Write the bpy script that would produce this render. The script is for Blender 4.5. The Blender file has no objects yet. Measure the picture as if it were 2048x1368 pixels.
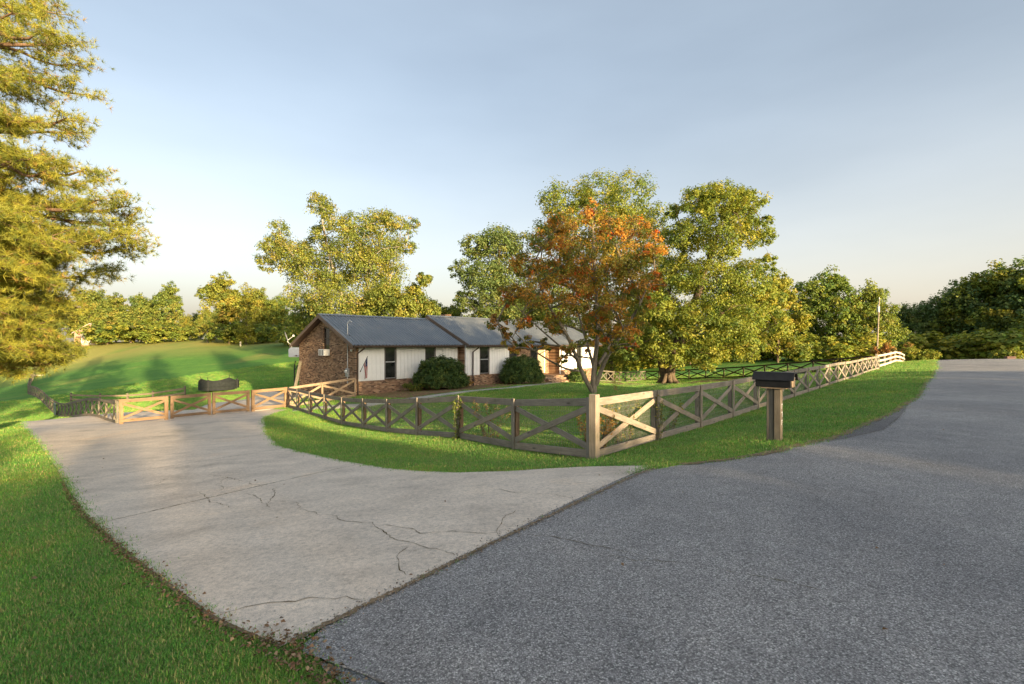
import bpy, bmesh, math, random
import numpy as np
from mathutils import Vector, Matrix

random.seed(5)
rng = np.random.default_rng(11)
R = math.radians
scene = bpy.context.scene
col = scene.collection

# ------------------------------------------------------------------ camera, sky, sun, exposure
EYE, FPX, HOR, CX = 1.7, 1000.0, 688.0, 1024.0
cam_d = bpy.data.cameras.new('camera')
cam = bpy.data.objects.new('camera', cam_d)
col.objects.link(cam)
cam.location = (0, 0, EYE)
cam.rotation_euler = (R(90), 0, 0)
cam_d.sensor_width = 36.0
cam_d.lens = 36.0 * FPX / 2048.0
cam_d.shift_y = (HOR - 684.0) / 2048.0
cam_d.clip_start = 0.05
cam_d.clip_end = 4000
scene.camera = cam

SUN_AZ, SUN_EL = 143.0, 9.5
world = bpy.data.worlds.new('World')
scene.world = world
world.use_nodes = True
wn, wl = world.node_tree.nodes, world.node_tree.links
wn.clear()
w_out = wn.new('ShaderNodeOutputWorld')
w_bg = wn.new('ShaderNodeBackground')
w_bg.inputs['Strength'].default_value = 0.15
sky = wn.new('ShaderNodeTexSky')
sky.sky_type = 'NISHITA'
sky.sun_disc = False
sky.sun_elevation = R(SUN_EL)
sky.sun_rotation = R(SUN_AZ)
sky.altitude = 150
sky.air_density = 1.0
sky.dust_density = 5.5
sky.ozone_density = 1.6
# thin high cloud veil: the same all round, thicker towards the horizon
w_tc = wn.new('ShaderNodeTexCoord')
w_sep = wn.new('ShaderNodeSeparateXYZ')
wl.new(w_tc.outputs['Generated'], w_sep.inputs[0])
w_map = wn.new('ShaderNodeMapping')
w_map.inputs['Scale'].default_value = (1.0, 0.55, 3.2)
w_map.inputs['Rotation'].default_value = (0.25, 0.1, 0.7)
wl.new(w_tc.outputs['Generated'], w_map.inputs[0])
w_noise = wn.new('ShaderNodeTexNoise')
w_noise.inputs['Scale'].default_value = 1.6
w_noise.inputs['Detail'].default_value = 6
w_noise.inputs['Roughness'].default_value = 0.48
wl.new(w_map.outputs[0], w_noise.inputs['Vector'])
w_r1 = wn.new('ShaderNodeMapRange')
w_r1.inputs[1].default_value = 0.36
w_r1.inputs[2].default_value = 0.74
w_r1.inputs[3].default_value = 0.0
w_r1.inputs[4].default_value = 0.22
wl.new(w_noise.outputs['Fac'], w_r1.inputs[0])
w_r2 = wn.new('ShaderNodeMapRange')
w_r2.interpolation_type = 'SMOOTHSTEP'
w_r2.inputs[1].default_value = 0.0
w_r2.inputs[2].default_value = 0.46
w_r2.inputs[3].default_value = 0.66
w_r2.inputs[4].default_value = 0.3
wl.new(w_sep.outputs['Z'], w_r2.inputs[0])
w_add = wn.new('ShaderNodeMath')
w_add.operation = 'ADD'
w_add.use_clamp = True
wl.new(w_r1.outputs[0], w_add.inputs[0])
wl.new(w_r2.outputs[0], w_add.inputs[1])
w_cc = wn.new('ShaderNodeMix')
w_cc.data_type = 'RGBA'
w_r3 = wn.new('ShaderNodeMapRange')
w_r3.interpolation_type = 'SMOOTHSTEP'
w_r3.inputs[1].default_value = 0.0
w_r3.inputs[2].default_value = 0.5
wl.new(w_sep.outputs['Z'], w_r3.inputs[0])
wl.new(w_r3.outputs[0], w_cc.inputs[0])
VEIL_LOW = (1.75, 1.5, 1.2, 1)
VEIL_HIGH = (0.95, 1.12, 1.25, 1)
w_cc.inputs[6].default_value = VEIL_LOW
w_cc.inputs[7].default_value = VEIL_HIGH
w_mix = wn.new('ShaderNodeMix')
w_mix.data_type = 'RGBA'
w_mix.blend_type = 'ADD'
wl.new(w_add.outputs[0], w_mix.inputs[0])
w_hs = wn.new('ShaderNodeHueSaturation')
w_hs.inputs['Saturation'].default_value = 0.68
w_hs.inputs['Value'].default_value = 0.64
wl.new(sky.outputs[0], w_hs.inputs['Color'])
wl.new(w_hs.outputs[0], w_mix.inputs[6])
wl.new(w_cc.outputs[2], w_mix.inputs[7])
wl.new(w_mix.outputs[2], w_bg.inputs['Color'])
wl.new(w_bg.outputs[0], w_out.inputs['Surface'])

sun_d = bpy.data.lights.new('sun', 'SUN')
sun_d.energy = 4.9
sun_d.angle = R(0.55)
sun_d.color = (1.0, 0.76, 0.43)
sun = bpy.data.objects.new('sun', sun_d)
col.objects.link(sun)
sdir = Vector((math.sin(R(SUN_AZ)) * math.cos(R(SUN_EL)), math.cos(R(SUN_AZ)) * math.cos(R(SUN_EL)), math.sin(R(SUN_EL))))
sun.rotation_euler = sdir.to_track_quat('Z', 'Y').to_euler()
sun.location = sdir * 200

vs = scene.view_settings
vs.view_transform = 'Standard'
vs.look = 'None'
vs.exposure = 1.5
vs.gamma = 1.0
vs.use_curve_mapping = False
scene.cycles.max_bounces = 6
scene.cycles.transparent_max_bounces = 6
scene.cycles.use_denoising = True


# ------------------------------------------------------------------ helpers: nodes
def new_mat(name, rough=0.8, spec=0.3):
    m = bpy.data.materials.new(name)
    m.use_nodes = True
    nt = m.node_tree
    b = nt.nodes['Principled BSDF']
    b.inputs['Roughness'].default_value = rough
    b.inputs['Specular IOR Level'].default_value = spec
    return m, nt, b


def coords(nt, kind='Object', scale=(1, 1, 1), rot=(0, 0, 0)):
    tc = nt.nodes.new('ShaderNodeTexCoord')
    mp = nt.nodes.new('ShaderNodeMapping')
    mp.inputs['Scale'].default_value = scale
    mp.inputs['Rotation'].default_value = rot
    nt.links.new(tc.outputs[kind], mp.inputs[0])
    return mp.outputs[0]


def wcoords(nt, scale=(1, 1, 1), rot=(0, 0, 0)):
    g = nt.nodes.new('ShaderNodeNewGeometry')
    mp = nt.nodes.new('ShaderNodeMapping')
    mp.inputs['Scale'].default_value = scale
    mp.inputs['Rotation'].default_value = rot
    nt.links.new(g.outputs['Position'], mp.inputs[0])
    return mp.outputs[0]


def noise(nt, vec, scale, detail=4, rough=0.55, out='Fac'):
    n = nt.nodes.new('ShaderNodeTexNoise')
    n.inputs['Scale'].default_value = scale
    n.inputs['Detail'].default_value = detail
    n.inputs['Roughness'].default_value = rough
    nt.links.new(vec, n.inputs['Vector'])
    return n.outputs[out]


def ramp(nt, fac, stops, interp='LINEAR'):
    r = nt.nodes.new('ShaderNodeValToRGB')
    r.color_ramp.interpolation = interp
    e = r.color_ramp.elements
    while len(e) > 1:
        e.remove(e[-1])
    e[0].position = stops[0][0]
    e[0].color = (*stops[0][1], 1) if len(stops[0][1]) == 3 else stops[0][1]
    for p, c in stops[1:]:
        x = e.new(p)
        x.color = (*c, 1) if len(c) == 3 else c
    nt.links.new(fac, r.inputs[0])
    return r.outputs[0]


def mixc(nt, fac, a, b, mode='MIX'):
    m = nt.nodes.new('ShaderNodeMix')
    m.data_type = 'RGBA'
    m.blend_type = mode
    for v, i in ((fac, 0), (a, 6), (b, 7)):
        if hasattr(v, 'links') or hasattr(v, 'is_linked'):
            nt.links.new(v, m.inputs[i])
        else:
            m.inputs[i].default_value = v if i == 0 else (*v, 1)
    return m.outputs[2]


def mrange(nt, v, a, b, c=0.0, d=1.0):
    n = nt.nodes.new('ShaderNodeMapRange')
    n.inputs[1].default_value, n.inputs[2].default_value = a, b
    n.inputs[3].default_value, n.inputs[4].default_value = c, d
    nt.links.new(v, n.inputs[0])
    return n.outputs[0]


def math_n(nt, op, a, b=None):
    n = nt.nodes.new('ShaderNodeMath')
    n.operation = op
    for v, i in ((a, 0), (b, 1)):
        if v is None:
            continue
        if isinstance(v, (int, float)):
            n.inputs[i].default_value = v
        else:
            nt.links.new(v, n.inputs[i])
    return n.outputs[0]


def bump(nt, b, h, strength=0.3, dist=0.01):
    n = nt.nodes.new('ShaderNodeBump')
    n.inputs['Strength'].default_value = strength
    n.inputs['Distance'].default_value = dist
    nt.links.new(h, n.inputs['Height'])
    nt.links.new(n.outputs[0], b.inputs['Normal'])


def obj_random(nt):
    return nt.nodes.new('ShaderNodeObjectInfo').outputs['Random']


def plain(name, c, rough=0.7, metal=0.0, spec=0.3, var=0.12, vscale=6.0):
    m, nt, b = new_mat(name, rough, spec)
    b.inputs['Metallic'].default_value = metal
    f = noise(nt, coords(nt), vscale, 5)
    lo = tuple(v * (1 - var) for v in c)
    hi = tuple(min(1, v * (1 + var)) for v in c)
    nt.links.new(ramp(nt, f, [(0.3, lo), (0.7, hi)]), b.inputs['Base Color'])
    return m


# ------------------------------------------------------------------ materials
def mat_asphalt(name, base, dark):
    m, nt, b = new_mat(name, 0.82, 0.35)
    w = wcoords(nt)
    v = nt.nodes.new('ShaderNodeTexVoronoi')
    v.inputs['Scale'].default_value = 100
    nt.links.new(w, v.inputs['Vector'])
    sep = nt.nodes.new('ShaderNodeSeparateColor')
    nt.links.new(v.outputs['Color'], sep.inputs[0])
    stone = ramp(nt, sep.outputs[0], [(0.0, dark), (0.35, base), (0.8, tuple(x * 1.3 for x in base)), (0.97, tuple(x * 2.0 for x in base))])
    edge = mrange(nt, v.outputs['Distance'], 0.25, 0.75, 0.0, 0.75)
    c1 = mixc(nt, edge, stone, dark)
    fine = noise(nt, w, 240, 3, 0.7)
    c1 = mixc(nt, 0.6, c1, ramp(nt, fine, [(0.35, (0.45, 0.45, 0.45)), (0.65, (1.5, 1.5, 1.52))]), 'MULTIPLY')
    big = noise(nt, w, 0.35, 5, 0.6)
    c2 = mixc(nt, 0.8, c1, ramp(nt, big, [(0.3, (0.72, 0.73, 0.76)), (0.5, (0.98, 0.98, 0.98)), (0.72, (1.25, 1.22, 1.18))]), 'MULTIPLY')
    mid = noise(nt, w, 2.6, 5, 0.65)
    c3 = mixc(nt, 0.6, c2, ramp(nt, mid, [(0.32, (0.78, 0.78, 0.79)), (0.6, (1.05, 1.05, 1.05)), (0.8, (1.25, 1.2, 1.14))]), 'MULTIPLY')
    # tyre-worn bands run along the road
    wb = wcoords(nt, (0.55, 0.04, 1.0), (0, 0, R(41)))
    band = noise(nt, wb, 1.0, 3, 0.5)
    c4 = mixc(nt, 0.5, c3, ramp(nt, band, [(0.35, (0.82, 0.82, 0.83)), (0.65, (1.14, 1.14, 1.13))]), 'MULTIPLY')
    nt.links.new(c4, b.inputs['Base Color'])
    h = math_n(nt, 'SUBTRACT', fine, v.outputs['Distance'])
    bump(nt, b, h, 0.65, 0.008)
    return m


def mat_concrete(name, base):
    m, nt, b = new_mat(name, 0.88, 0.25)
    w = wcoords(nt)
    fine = noise(nt, w, 120, 4, 0.7)
    c = ramp(nt, fine, [(0.3, tuple(x * 0.72 for x in base)), (0.5, base), (0.72, tuple(x * 1.2 for x in base))])
    mid = noise(nt, w, 1.1, 6, 0.62)
    c = mixc(nt, 0.95, c, ramp(nt, mid, [(0.25, (0.64, 0.64, 0.65)), (0.44, (0.92, 0.92, 0.92)), (0.56, (1.0, 1.0, 1.0)), (0.75, (1.12, 1.1, 1.06))]), 'MULTIPLY')
    wb = wcoords(nt, (0.12, 1.3, 1.0), (0, 0, R(-44)))
    sw = noise(nt, wb, 2.0, 4, 0.6)
    c = mixc(nt, 0.5, c, ramp(nt, sw, [(0.35, (0.85, 0.84, 0.83)), (0.65, (1.08, 1.08, 1.08))]), 'MULTIPLY')
    grit = noise(nt, w, 22, 5, 0.75)
    c = mixc(nt, 0.8, c, ramp(nt, grit, [(0.3, (0.58, 0.58, 0.58)), (0.5, (1.0, 1.0, 1.0)), (0.7, (1.25, 1.23, 1.2))]), 'MULTIPLY')
    st = noise(nt, w, 0.45, 5, 0.7)
    c = mixc(nt, 0.65, c, ramp(nt, st, [(0.3, (0.55, 0.56, 0.55)), (0.42, (0.96, 0.96, 0.96)), (0.58, (1, 1, 1)), (0.7, (1.1, 1.0, 0.88))]), 'MULTIPLY')
    v = nt.nodes.new('ShaderNodeTexVoronoi')
    v.inputs['Scale'].default_value = 60
    nt.links.new(w, v.inputs['Vector'])
    spk = mrange(nt, v.outputs['Distance'], 0.1, 0.28, 0.5, 0.0)
    c = mixc(nt, spk, c, (0.16, 0.15, 0.14))
    nt.links.new(c, b.inputs['Base Color'])
    bump(nt, b, fine, 0.45, 0.006)
    return m


def mat_lawn():
    m, nt, b = new_mat('lawn_grass', 0.9, 0.15)
    w = wcoords(nt)
    blades = noise(nt, wcoords(nt, (1, 0.5, 1)), 38, 6, 0.75)
    c = ramp(nt, blades, [(0.25, (0.05, 0.13, 0.025)), (0.5, (0.10, 0.245, 0.042)), (0.75, (0.18, 0.33, 0.065))])
    mid = noise(nt, w, 0.8, 6, 0.65)
    c = mixc(nt, 0.7, c, ramp(nt, mid, [(0.3, (0.7, 0.78, 0.8)), (0.55, (1.0, 1.0, 1.0)), (0.75, (1.45, 1.2, 1.0))]), 'MULTIPLY')
    mot = noise(nt, wcoords(nt, (1, 0.6, 1)), 5.0, 6, 0.75)
    c = mixc(nt, 0.8, c, ramp(nt, mot, [(0.3, (0.6, 0.66, 0.66)), (0.5, (1, 1, 1)), (0.7, (1.4, 1.25, 1.1))]), 'MULTIPLY')
    streak = noise(nt, wcoords(nt, (0.06, 0.7, 1), (0, 0, R(-12))), 1.0, 4, 0.6)
    c = mixc(nt, 0.6, c, ramp(nt, streak, [(0.35, (0.75, 0.8, 0.82)), (0.6, (1.05, 1.05, 1.0)), (0.75, (1.5, 1.25, 1.0))]), 'MULTIPLY')
    big = noise(nt, w, 0.11, 5, 0.6)
    sepw = nt.nodes.new('ShaderNodeSeparateXYZ')
    nt.links.new(w, sepw.inputs[0])
    # upper left field: part dry grass, part warm sunlight's yellow put into the colour
    far = math_n(nt, 'MULTIPLY', mrange(nt, sepw.outputs['Y'], 78, 98, 0.0, 1.0), mrange(nt, sepw.outputs['X'], -18, -34, 0.0, 1.0))
    farn = math_n(nt, 'MULTIPLY', far, mrange(nt, big, 0.3, 0.55, 0.35, 0.85))
    dry = math_n(nt, 'MAXIMUM', mrange(nt, big, 0.52, 0.72, 0.0, 0.6), farn)
    c = mixc(nt, dry, c, (0.34, 0.30, 0.085))
    nt.links.new(c, b.inputs['Base Color'])
    bump(nt, b, blades, 0.8, 0.05)
    return m


def mat_soil(name, a, bcol, sc=9):
    m, nt, b = new_mat(name, 0.95, 0.1)
    w = wcoords(nt)
    f = noise(nt, w, sc, 7, 0.75)
    c = ramp(nt, f, [(0.3, a), (0.7, bcol)])
    f2 = noise(nt, w, 0.9, 4, 0.6)
    c = mixc(nt, mrange(nt, f2, 0.55, 0.75, 0.0, 0.6), c, (0.06, 0.11, 0.025))
    nt.links.new(c, b.inputs['Base Color'])
    bump(nt, b, f, 0.8, 0.04)
    return m


def mat_wood(name, dark, light, green=0.0, rough=0.85):
    m, nt, b = new_mat(name, rough, 0.2)
    rnd = obj_random(nt)
    tc = nt.nodes.new('ShaderNodeTexCoord')
    add = nt.nodes.new('ShaderNodeVectorMath')
    add.operation = 'ADD'
    nt.links.new(tc.outputs['Object'], add.inputs[0])
    cx = nt.nodes.new('ShaderNodeCombineXYZ')
    k = math_n(nt, 'MULTIPLY', rnd, 37.0)
    for i in range(3):
        nt.links.new(k, cx.inputs[i])
    nt.links.new(cx.outputs[0], add.inputs[1])
    mp = nt.nodes.new('ShaderNodeMapping')
    mp.inputs['Scale'].default_value = (1.6, 26, 26)
    nt.links.new(add.outputs[0], mp.inputs[0])
    g = noise(nt, mp.outputs[0], 1.6, 6, 0.7)
    c = ramp(nt, g, [(0.25, dark), (0.55, tuple((x + y) / 2 for x, y in zip(dark, light))), (0.8, light)])
    blot = noise(nt, add.outputs[0], 3.0, 5, 0.6)
    c = mixc(nt, 0.7, c, ramp(nt, blot, [(0.3, (0.7, 0.68, 0.66)), (0.55, (1, 1, 1)), (0.75, (1.18, 1.12, 1.0))]), 'MULTIPLY')
    c = mixc(nt, 0.55, c, ramp(nt, rnd, [(0.0, (0.72, 0.72, 0.74)), (0.5, (1, 1, 1)), (1.0, (1.2, 1.1, 0.98))]), 'MULTIPLY')
    # knots
    v = nt.nodes.new('ShaderNodeTexVoronoi')
    v.inputs['Scale'].default_value = 1.0
    mp2 = nt.nodes.new('ShaderNodeMapping')
    mp2.inputs['Scale'].default_value = (2.2, 7, 7)
    nt.links.new(add.outputs[0], mp2.inputs[0])
    nt.links.new(mp2.outputs[0], v.inputs['Vector'])
    kn = mrange(nt, v.outputs['Distance'], 0.07, 0.17, 0.75, 0.0)
    c = mixc(nt, kn, c, tuple(x * 0.35 for x in dark))
    if green:
        al = noise(nt, wcoords(nt), 1.7, 5, 0.6)
        c = mixc(nt, mrange(nt, al, 0.5, 0.72, 0.0, green), c, (0.10, 0.115, 0.045))
    nt.links.new(c, b.inputs['Base Color'])
    bump(nt, b, g, 0.5, 0.004)
    return m


def mat_brick(name, axis):
    m, nt, b = new_mat(name, 0.9, 0.2)
    rot = {'x': (R(90), 0, 0), 'y': (R(90), 0, R(90))}[axis]
    tc = nt.nodes.new('ShaderNodeTexCoord')
    sep = nt.nodes.new('ShaderNodeSeparateXYZ')
    nt.links.new(tc.outputs['Object'], sep.inputs[0])
    cb = nt.nodes.new('ShaderNodeCombineXYZ')
    nt.links.new(sep.outputs['X' if axis == 'x' else 'Y'], cb.inputs[0])
    nt.links.new(sep.outputs['Z'], cb.inputs[1])
    br = nt.nodes.new('ShaderNodeTexBrick')
    br.inputs['Scale'].default_value = 1.0
    br.inputs['Brick Width'].default_value = 0.205
    br.inputs['Row Height'].default_value = 0.068
    br.inputs['Mortar Size'].default_value = 0.005
    br.inputs['Mortar Smooth'].default_value = 0.2
    br.inputs['Bias'].default_value = 0.0
    br.inputs['Color1'].default_value = (0.0, 0.0, 0.0, 1)
    br.inputs['Color2'].default_value = (1.0, 1.0, 1.0, 1)
    br.inputs['Mortar'].default_value = (0.5, 0.5, 0.5, 1)
    nt.links.new(cb.outputs[0], br.inputs['Vector'])
    c = ramp(nt, br.outputs['Color'], [(0.0, (0.07, 0.04, 0.025)), (0.2, (0.18, 0.105, 0.064)), (0.55, (0.30, 0.18, 0.105)), (0.8, (0.37, 0.23, 0.135)), (1.0, (0.47, 0.33, 0.21))])
    blot = noise(nt, tc.outputs['Object'], 1.2, 5, 0.6)
    c = mixc(nt, 0.7, c, ramp(nt, blot, [(0.3, (0.75, 0.75, 0.78)), (0.7, (1.2, 1.12, 1.05))]), 'MULTIPLY')
    c = mixc(nt, br.outputs['Fac'], c, (0.27, 0.23, 0.19))
    nt.links.new(c, b.inputs['Base Color'])
    inv = math_n(nt, 'SUBTRACT', 1.0, br.outputs['Fac'])
    bump(nt, b, inv, 0.7, 0.008)
    return m


def mat_leaf(name, transl=0.4, rough=0.55, hue=0.0):
    m = bpy.data.materials.new(name)
    m.use_nodes = True
    nt = m.node_tree
    b = nt.nodes['Principled BSDF']
    b.inputs['Roughness'].default_value = rough
    b.inputs['Specular IOR Level'].default_value = 0.25
    at = nt.nodes.new('ShaderNodeAttribute')
    at.attribute_name = 'Col'
    c = at.outputs['Color']
    if hue:
        c = mixc(nt, hue, c, ramp(nt, obj_random(nt), [(0.0, (0.78, 0.9, 0.95)), (0.5, (1.0, 1.0, 1.0)), (1.0, (1.22, 1.1, 0.9))]), 'MULTIPLY')
    nt.links.new(c, b.inputs['Base Color'])
    tr = nt.nodes.new('ShaderNodeBsdfTranslucent')
    tcx = mixc(nt, 1.0, c, (1.25, 1.15, 0.55), 'MULTIPLY')
    nt.links.new(tcx, tr.inputs['Color'])
    mx = nt.nodes.new('ShaderNodeMixShader')
    mx.inputs[0].default_value = transl
    nt.links.new(b.outputs[0], mx.inputs[1])
    nt.links.new(tr.outputs[0], mx.inputs[2])
    nt.links.new(mx.outputs[0], nt.nodes['Material Output'].inputs['Surface'])
    return m


def mat_bark(name, dark, light, sc=5.0):
    m, nt, b = new_mat(name, 0.92, 0.15)
    w = wcoords(nt, (1, 1, 0.25))
    f = noise(nt, w, sc * 3, 6, 0.7)
    f2 = noise(nt, wcoords(nt), sc * 0.5, 4, 0.6)
    c = ramp(nt, f, [(0.3, dark), (0.7, light)])
    c = mixc(nt, 0.6, c, ramp(nt, f2, [(0.35, (0.7, 0.7, 0.7)), (0.65, (1.2, 1.18, 1.12))]), 'MULTIPLY')
    nt.links.new(c, b.inputs['Base Color'])
    bump(nt, b, f, 0.7, 0.03)
    return m


def mat_grass_blade():
    m = bpy.data.materials.new('grass_blade')
    m.use_nodes = True
    nt = m.node_tree
    b = nt.nodes['Principled BSDF']
    b.inputs['Roughness'].default_value = 0.6
    b.inputs['Specular IOR Level'].default_value = 0.2
    at = nt.nodes.new('ShaderNodeAttribute')
    at.attribute_name = 'Col'
    c = at.outputs['Color']
    rnd = obj_random(nt)
    c = mixc(nt, 0.8, c, ramp(nt, rnd, [(0.0, (0.62, 0.8, 0.8)), (0.5, (1, 1, 1)), (0.95, (1.2, 1.15, 1.0)), (1.0, (1.7, 1.35, 1.2))]), 'MULTIPLY')
    big = noise(nt, wcoords(nt), 0.5, 5, 0.6)
    c = mixc(nt, 0.75, c, ramp(nt, big, [(0.3, (0.68, 0.8, 0.85)), (0.5, (1, 1, 1)), (0.7, (1.5, 1.18, 0.95))]), 'MULTIPLY')
    nt.links.new(c, b.inputs['Base Color'])
    tr = nt.nodes.new('ShaderNodeBsdfTranslucent')
    nt.links.new(c, tr.inputs['Color'])
    mx = nt.nodes.new('ShaderNodeMixShader')
    mx.inputs[0].default_value = 0.2
    nt.links.new(b.outputs[0], mx.inputs[1])
    nt.links.new(tr.outputs[0], mx.inputs[2])
    nt.links.new(mx.outputs[0], nt.nodes['Material Output'].inputs['Surface'])
    return m


MT = {}
MT['asphalt'] = mat_asphalt('asphalt', (0.37, 0.355, 0.34), (0.13, 0.125, 0.121))
MT['asphalt_old'] = mat_asphalt('asphalt_patch', (0.22, 0.208, 0.198), (0.08, 0.076, 0.074))
MT['concrete'] = mat_concrete('concrete', (0.70, 0.595, 0.485))
MT['concrete_path'] = mat_concrete('concrete_path', (0.5, 0.47, 0.4))
MT['lawn'] = mat_lawn()
MT['mulch'] = mat_soil('straw_mulch', (0.13, 0.075, 0.035), (0.33, 0.22, 0.12))
MT['bare'] = mat_soil('bare_earth', (0.14, 0.10, 0.055), (0.32, 0.24, 0.13), 5)
MT['crack'] = mat_soil('crack_dirt', (0.07, 0.06, 0.04), (0.22, 0.17, 0.09), 14)
MT['edge_dirt'] = mat_soil('edge_dirt', (0.12, 0.085, 0.055), (0.36, 0.27, 0.17), 16)
MT['wood_grey'] = mat_wood('weathered_wood', (0.20, 0.17, 0.14), (0.43, 0.375, 0.315), 0.35)
MT['wood_old'] = mat_wood('old_grey_wood', (0.11, 0.095, 0.075), (0.30, 0.265, 0.21), 0.25)
MT['wood_dark'] = mat_wood('dark_stained_wood', (0.035, 0.025, 0.018), (0.11, 0.08, 0.055))
MT['wood_new'] = mat_wood('new_cedar_wood', (0.18, 0.115, 0.068), (0.36, 0.245, 0.15))
MT['wood_tan'] = mat_wood('tan_pine_wood', (0.23, 0.165, 0.11), (0.44, 0.345, 0.25))
MT['wood_white'] = mat_wood('pale_painted_wood', (0.50, 0.44, 0.34), (0.72, 0.66, 0.54))
MT['brick_x'] = mat_brick('brick_front', 'x')
MT['brick_y'] = mat_brick('brick_side', 'y')
MT['siding'] = plain('white_siding', (0.87, 0.87, 0.85), 0.6, var=0.07, vscale=2.0)
MT['brown_trim'] = plain('brown_metal_trim', (0.075, 0.05, 0.037), 0.45, var=0.2)
MT['soffit'] = plain('brown_soffit', (0.16, 0.115, 0.085), 0.7)
MT['grey_metal'] = plain('grey_metal', (0.42, 0.43, 0.44), 0.45, 0.5)
MT['white_plastic'] = plain('white_plastic', (0.74, 0.74, 0.72), 0.5, var=0.05)
MT['dark_slot'] = plain('dark_slot', (0.03, 0.03, 0.032), 0.6)
MT['black_paint'] = plain('black_paint', (0.012, 0.013, 0.016), 0.5, var=0.3, vscale=14)
MT['black_net'] = plain('black_net', (0.018, 0.022, 0.022), 0.85, var=0.3)
MT['wire'] = plain('galvanised_wire', (0.30, 0.30, 0.27), 0.5, 0.4)
MT['bark'] = mat_bark('bark_brown', (0.055, 0.04, 0.028), (0.19, 0.145, 0.10))
MT['bark_maple'] = mat_bark('bark_maple', (0.13, 0.105, 0.08), (0.33, 0.285, 0.22), 7)
MT['bark_pale'] = mat_bark('bark_pale', (0.22, 0.18, 0.13), (0.55, 0.48, 0.38), 3)
MT['bark_pine'] = mat_bark('bark_pine', (0.10, 0.06, 0.04), (0.28, 0.18, 0.12))
MT['leaf'] = mat_leaf('leaf', 0.45, hue=0.0)
MT['leaf_bg'] = mat_leaf('leaf_background', 0.42, hue=0.8)
MT['needle'] = mat_leaf('pine_needle', 0.42, 0.5)
MT['boxwood'] = mat_leaf('boxwood_leaf', 0.2, 0.5)
MT['dead_leaf'] = mat_leaf('dead_leaf', 0.15, 0.8)
MT['grass'] = mat_grass_blade()
MT['barn'] = plain('faded_red_boards', (0.40, 0.22, 0.17), 0.85, var=0.15, vscale=2)
MT['barn_roof'] = plain('barn_roof_metal', (0.45, 0.33, 0.27), 0.6)
MT['rust_box'] = plain('brown_cabinet', (0.16, 0.09, 0.075), 0.6)
MT['teal_metal'] = plain('blue_grey_metal', (0.10, 0.14, 0.15), 0.55, 0.3)
MT['pole_wood'] = mat_wood('utility_pole_wood', (0.24, 0.19, 0.14), (0.45, 0.38, 0.29))
MT['red_door'] = plain('tan_door', (0.45, 0.36, 0.24), 0.6)


def _roofmat():
    m, nt, b = new_mat('ribbed_roof_metal', 0.42, 0.5)
    b.inputs['Metallic'].default_value = 0.55
    o = coords(nt)
    f = noise(nt, wcoords(nt, (1, 1, 1)), 0.9, 5, 0.6)
    c = ramp(nt, f, [(0.3, (0.20, 0.222, 0.24)), (0.6, (0.27, 0.288, 0.30)), (0.78, (0.33, 0.315, 0.29))])
    c = mixc(nt, 0.6, c, ramp(nt, obj_random(nt), [(0, (0.86, 0.87, 0.9)), (1, (1.14, 1.12, 1.1))]), 'MULTIPLY')
    nt.links.new(c, b.inputs['Base Color'])
    nt.links.new(mrange(nt, f, 0.3, 0.7, 0.36, 0.5), b.inputs['Roughness'])
    return m


def _glassmat():
    m, nt, b = new_mat('dark_window_glass', 0.06, 0.5)
    f = noise(nt, coords(nt), 2.5, 3)
    nt.links.new(ramp(nt, f, [(0.35, (0.012, 0.014, 0.014)), (0.7, (0.035, 0.036, 0.034))]), b.inputs['Base Color'])
    return m


MT['roof'] = _roofmat()
MT['glass'] = _glassmat()


# ------------------------------------------------------------------ helpers: objects
def tag(o, label=None, cat=None, group=None, kind=None):
    if label:
        o['label'] = label
    if cat:
        o['category'] = cat
    if group:
        o['group'] = group
    if kind:
        o['kind'] = kind
    return o


def empty(name, loc=(0, 0, 0), rz=0.0, parent=None):
    o = bpy.data.objects.new(name, None)
    o.empty_display_size = 0.3
    col.objects.link(o)
    o.location = loc
    o.rotation_euler = (0, 0, rz)
    if parent:
        o.parent = parent
    return o


def link(name, me, mat=None, parent=None, loc=None, mw=None):
    o = bpy.data.objects.new(name, me)
    col.objects.link(o)
    if mat is not None and not me.materials:
        me.materials.append(mat)
    if parent:
        o.parent = parent
    if mw is not None:
        o.matrix_basis = mw
    if loc is not None:
        o.location = loc
    return o


def mesh_np(name, V, Fq=None, Ft=None, cols=None, smooth=False, uv=None):
    me = bpy.data.meshes.new(name)
    V = np.asarray(V, dtype=np.float32)
    faces = []
    nq = 0 if Fq is None else len(Fq)
    nt_ = 0 if Ft is None else len(Ft)
    me.vertices.add(len(V))
    me.vertices.foreach_set('co', V.ravel())
    loops = []
    starts = []
    totals = []
    if nq:
        Fq = np.asarray(Fq, dtype=np.int32)
        loops.append(Fq.ravel())
        starts.append(np.arange(nq) * 4)
        totals.append(np.full(nq, 4))
    if nt_:
        Ft = np.asarray(Ft, dtype=np.int32)
        loops.append(Ft.ravel())
        starts.append(nq * 4 + np.arange(nt_) * 3)
        totals.append(np.full(nt_, 3))
    loops = np.concatenate(loops)
    me.loops.add(len(loops))
    me.loops.foreach_set('vertex_index', loops)
    me.polygons.add(nq + nt_)
    me.polygons.foreach_set('loop_start', np.concatenate(starts).astype(np.int32))
    if smooth:
        me.polygons.foreach_set('use_smooth', np.ones(nq + nt_, dtype=bool))
    me.update(calc_edges=True)
    if cols is not None:
        a = me.color_attributes.new('Col', 'FLOAT_COLOR', 'POINT')
        c4 = np.ones((len(V), 4), dtype=np.float32)
        c4[:, :3] = cols
        a.data.foreach_set('color', c4.ravel())
    me.validate()
    return me


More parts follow.
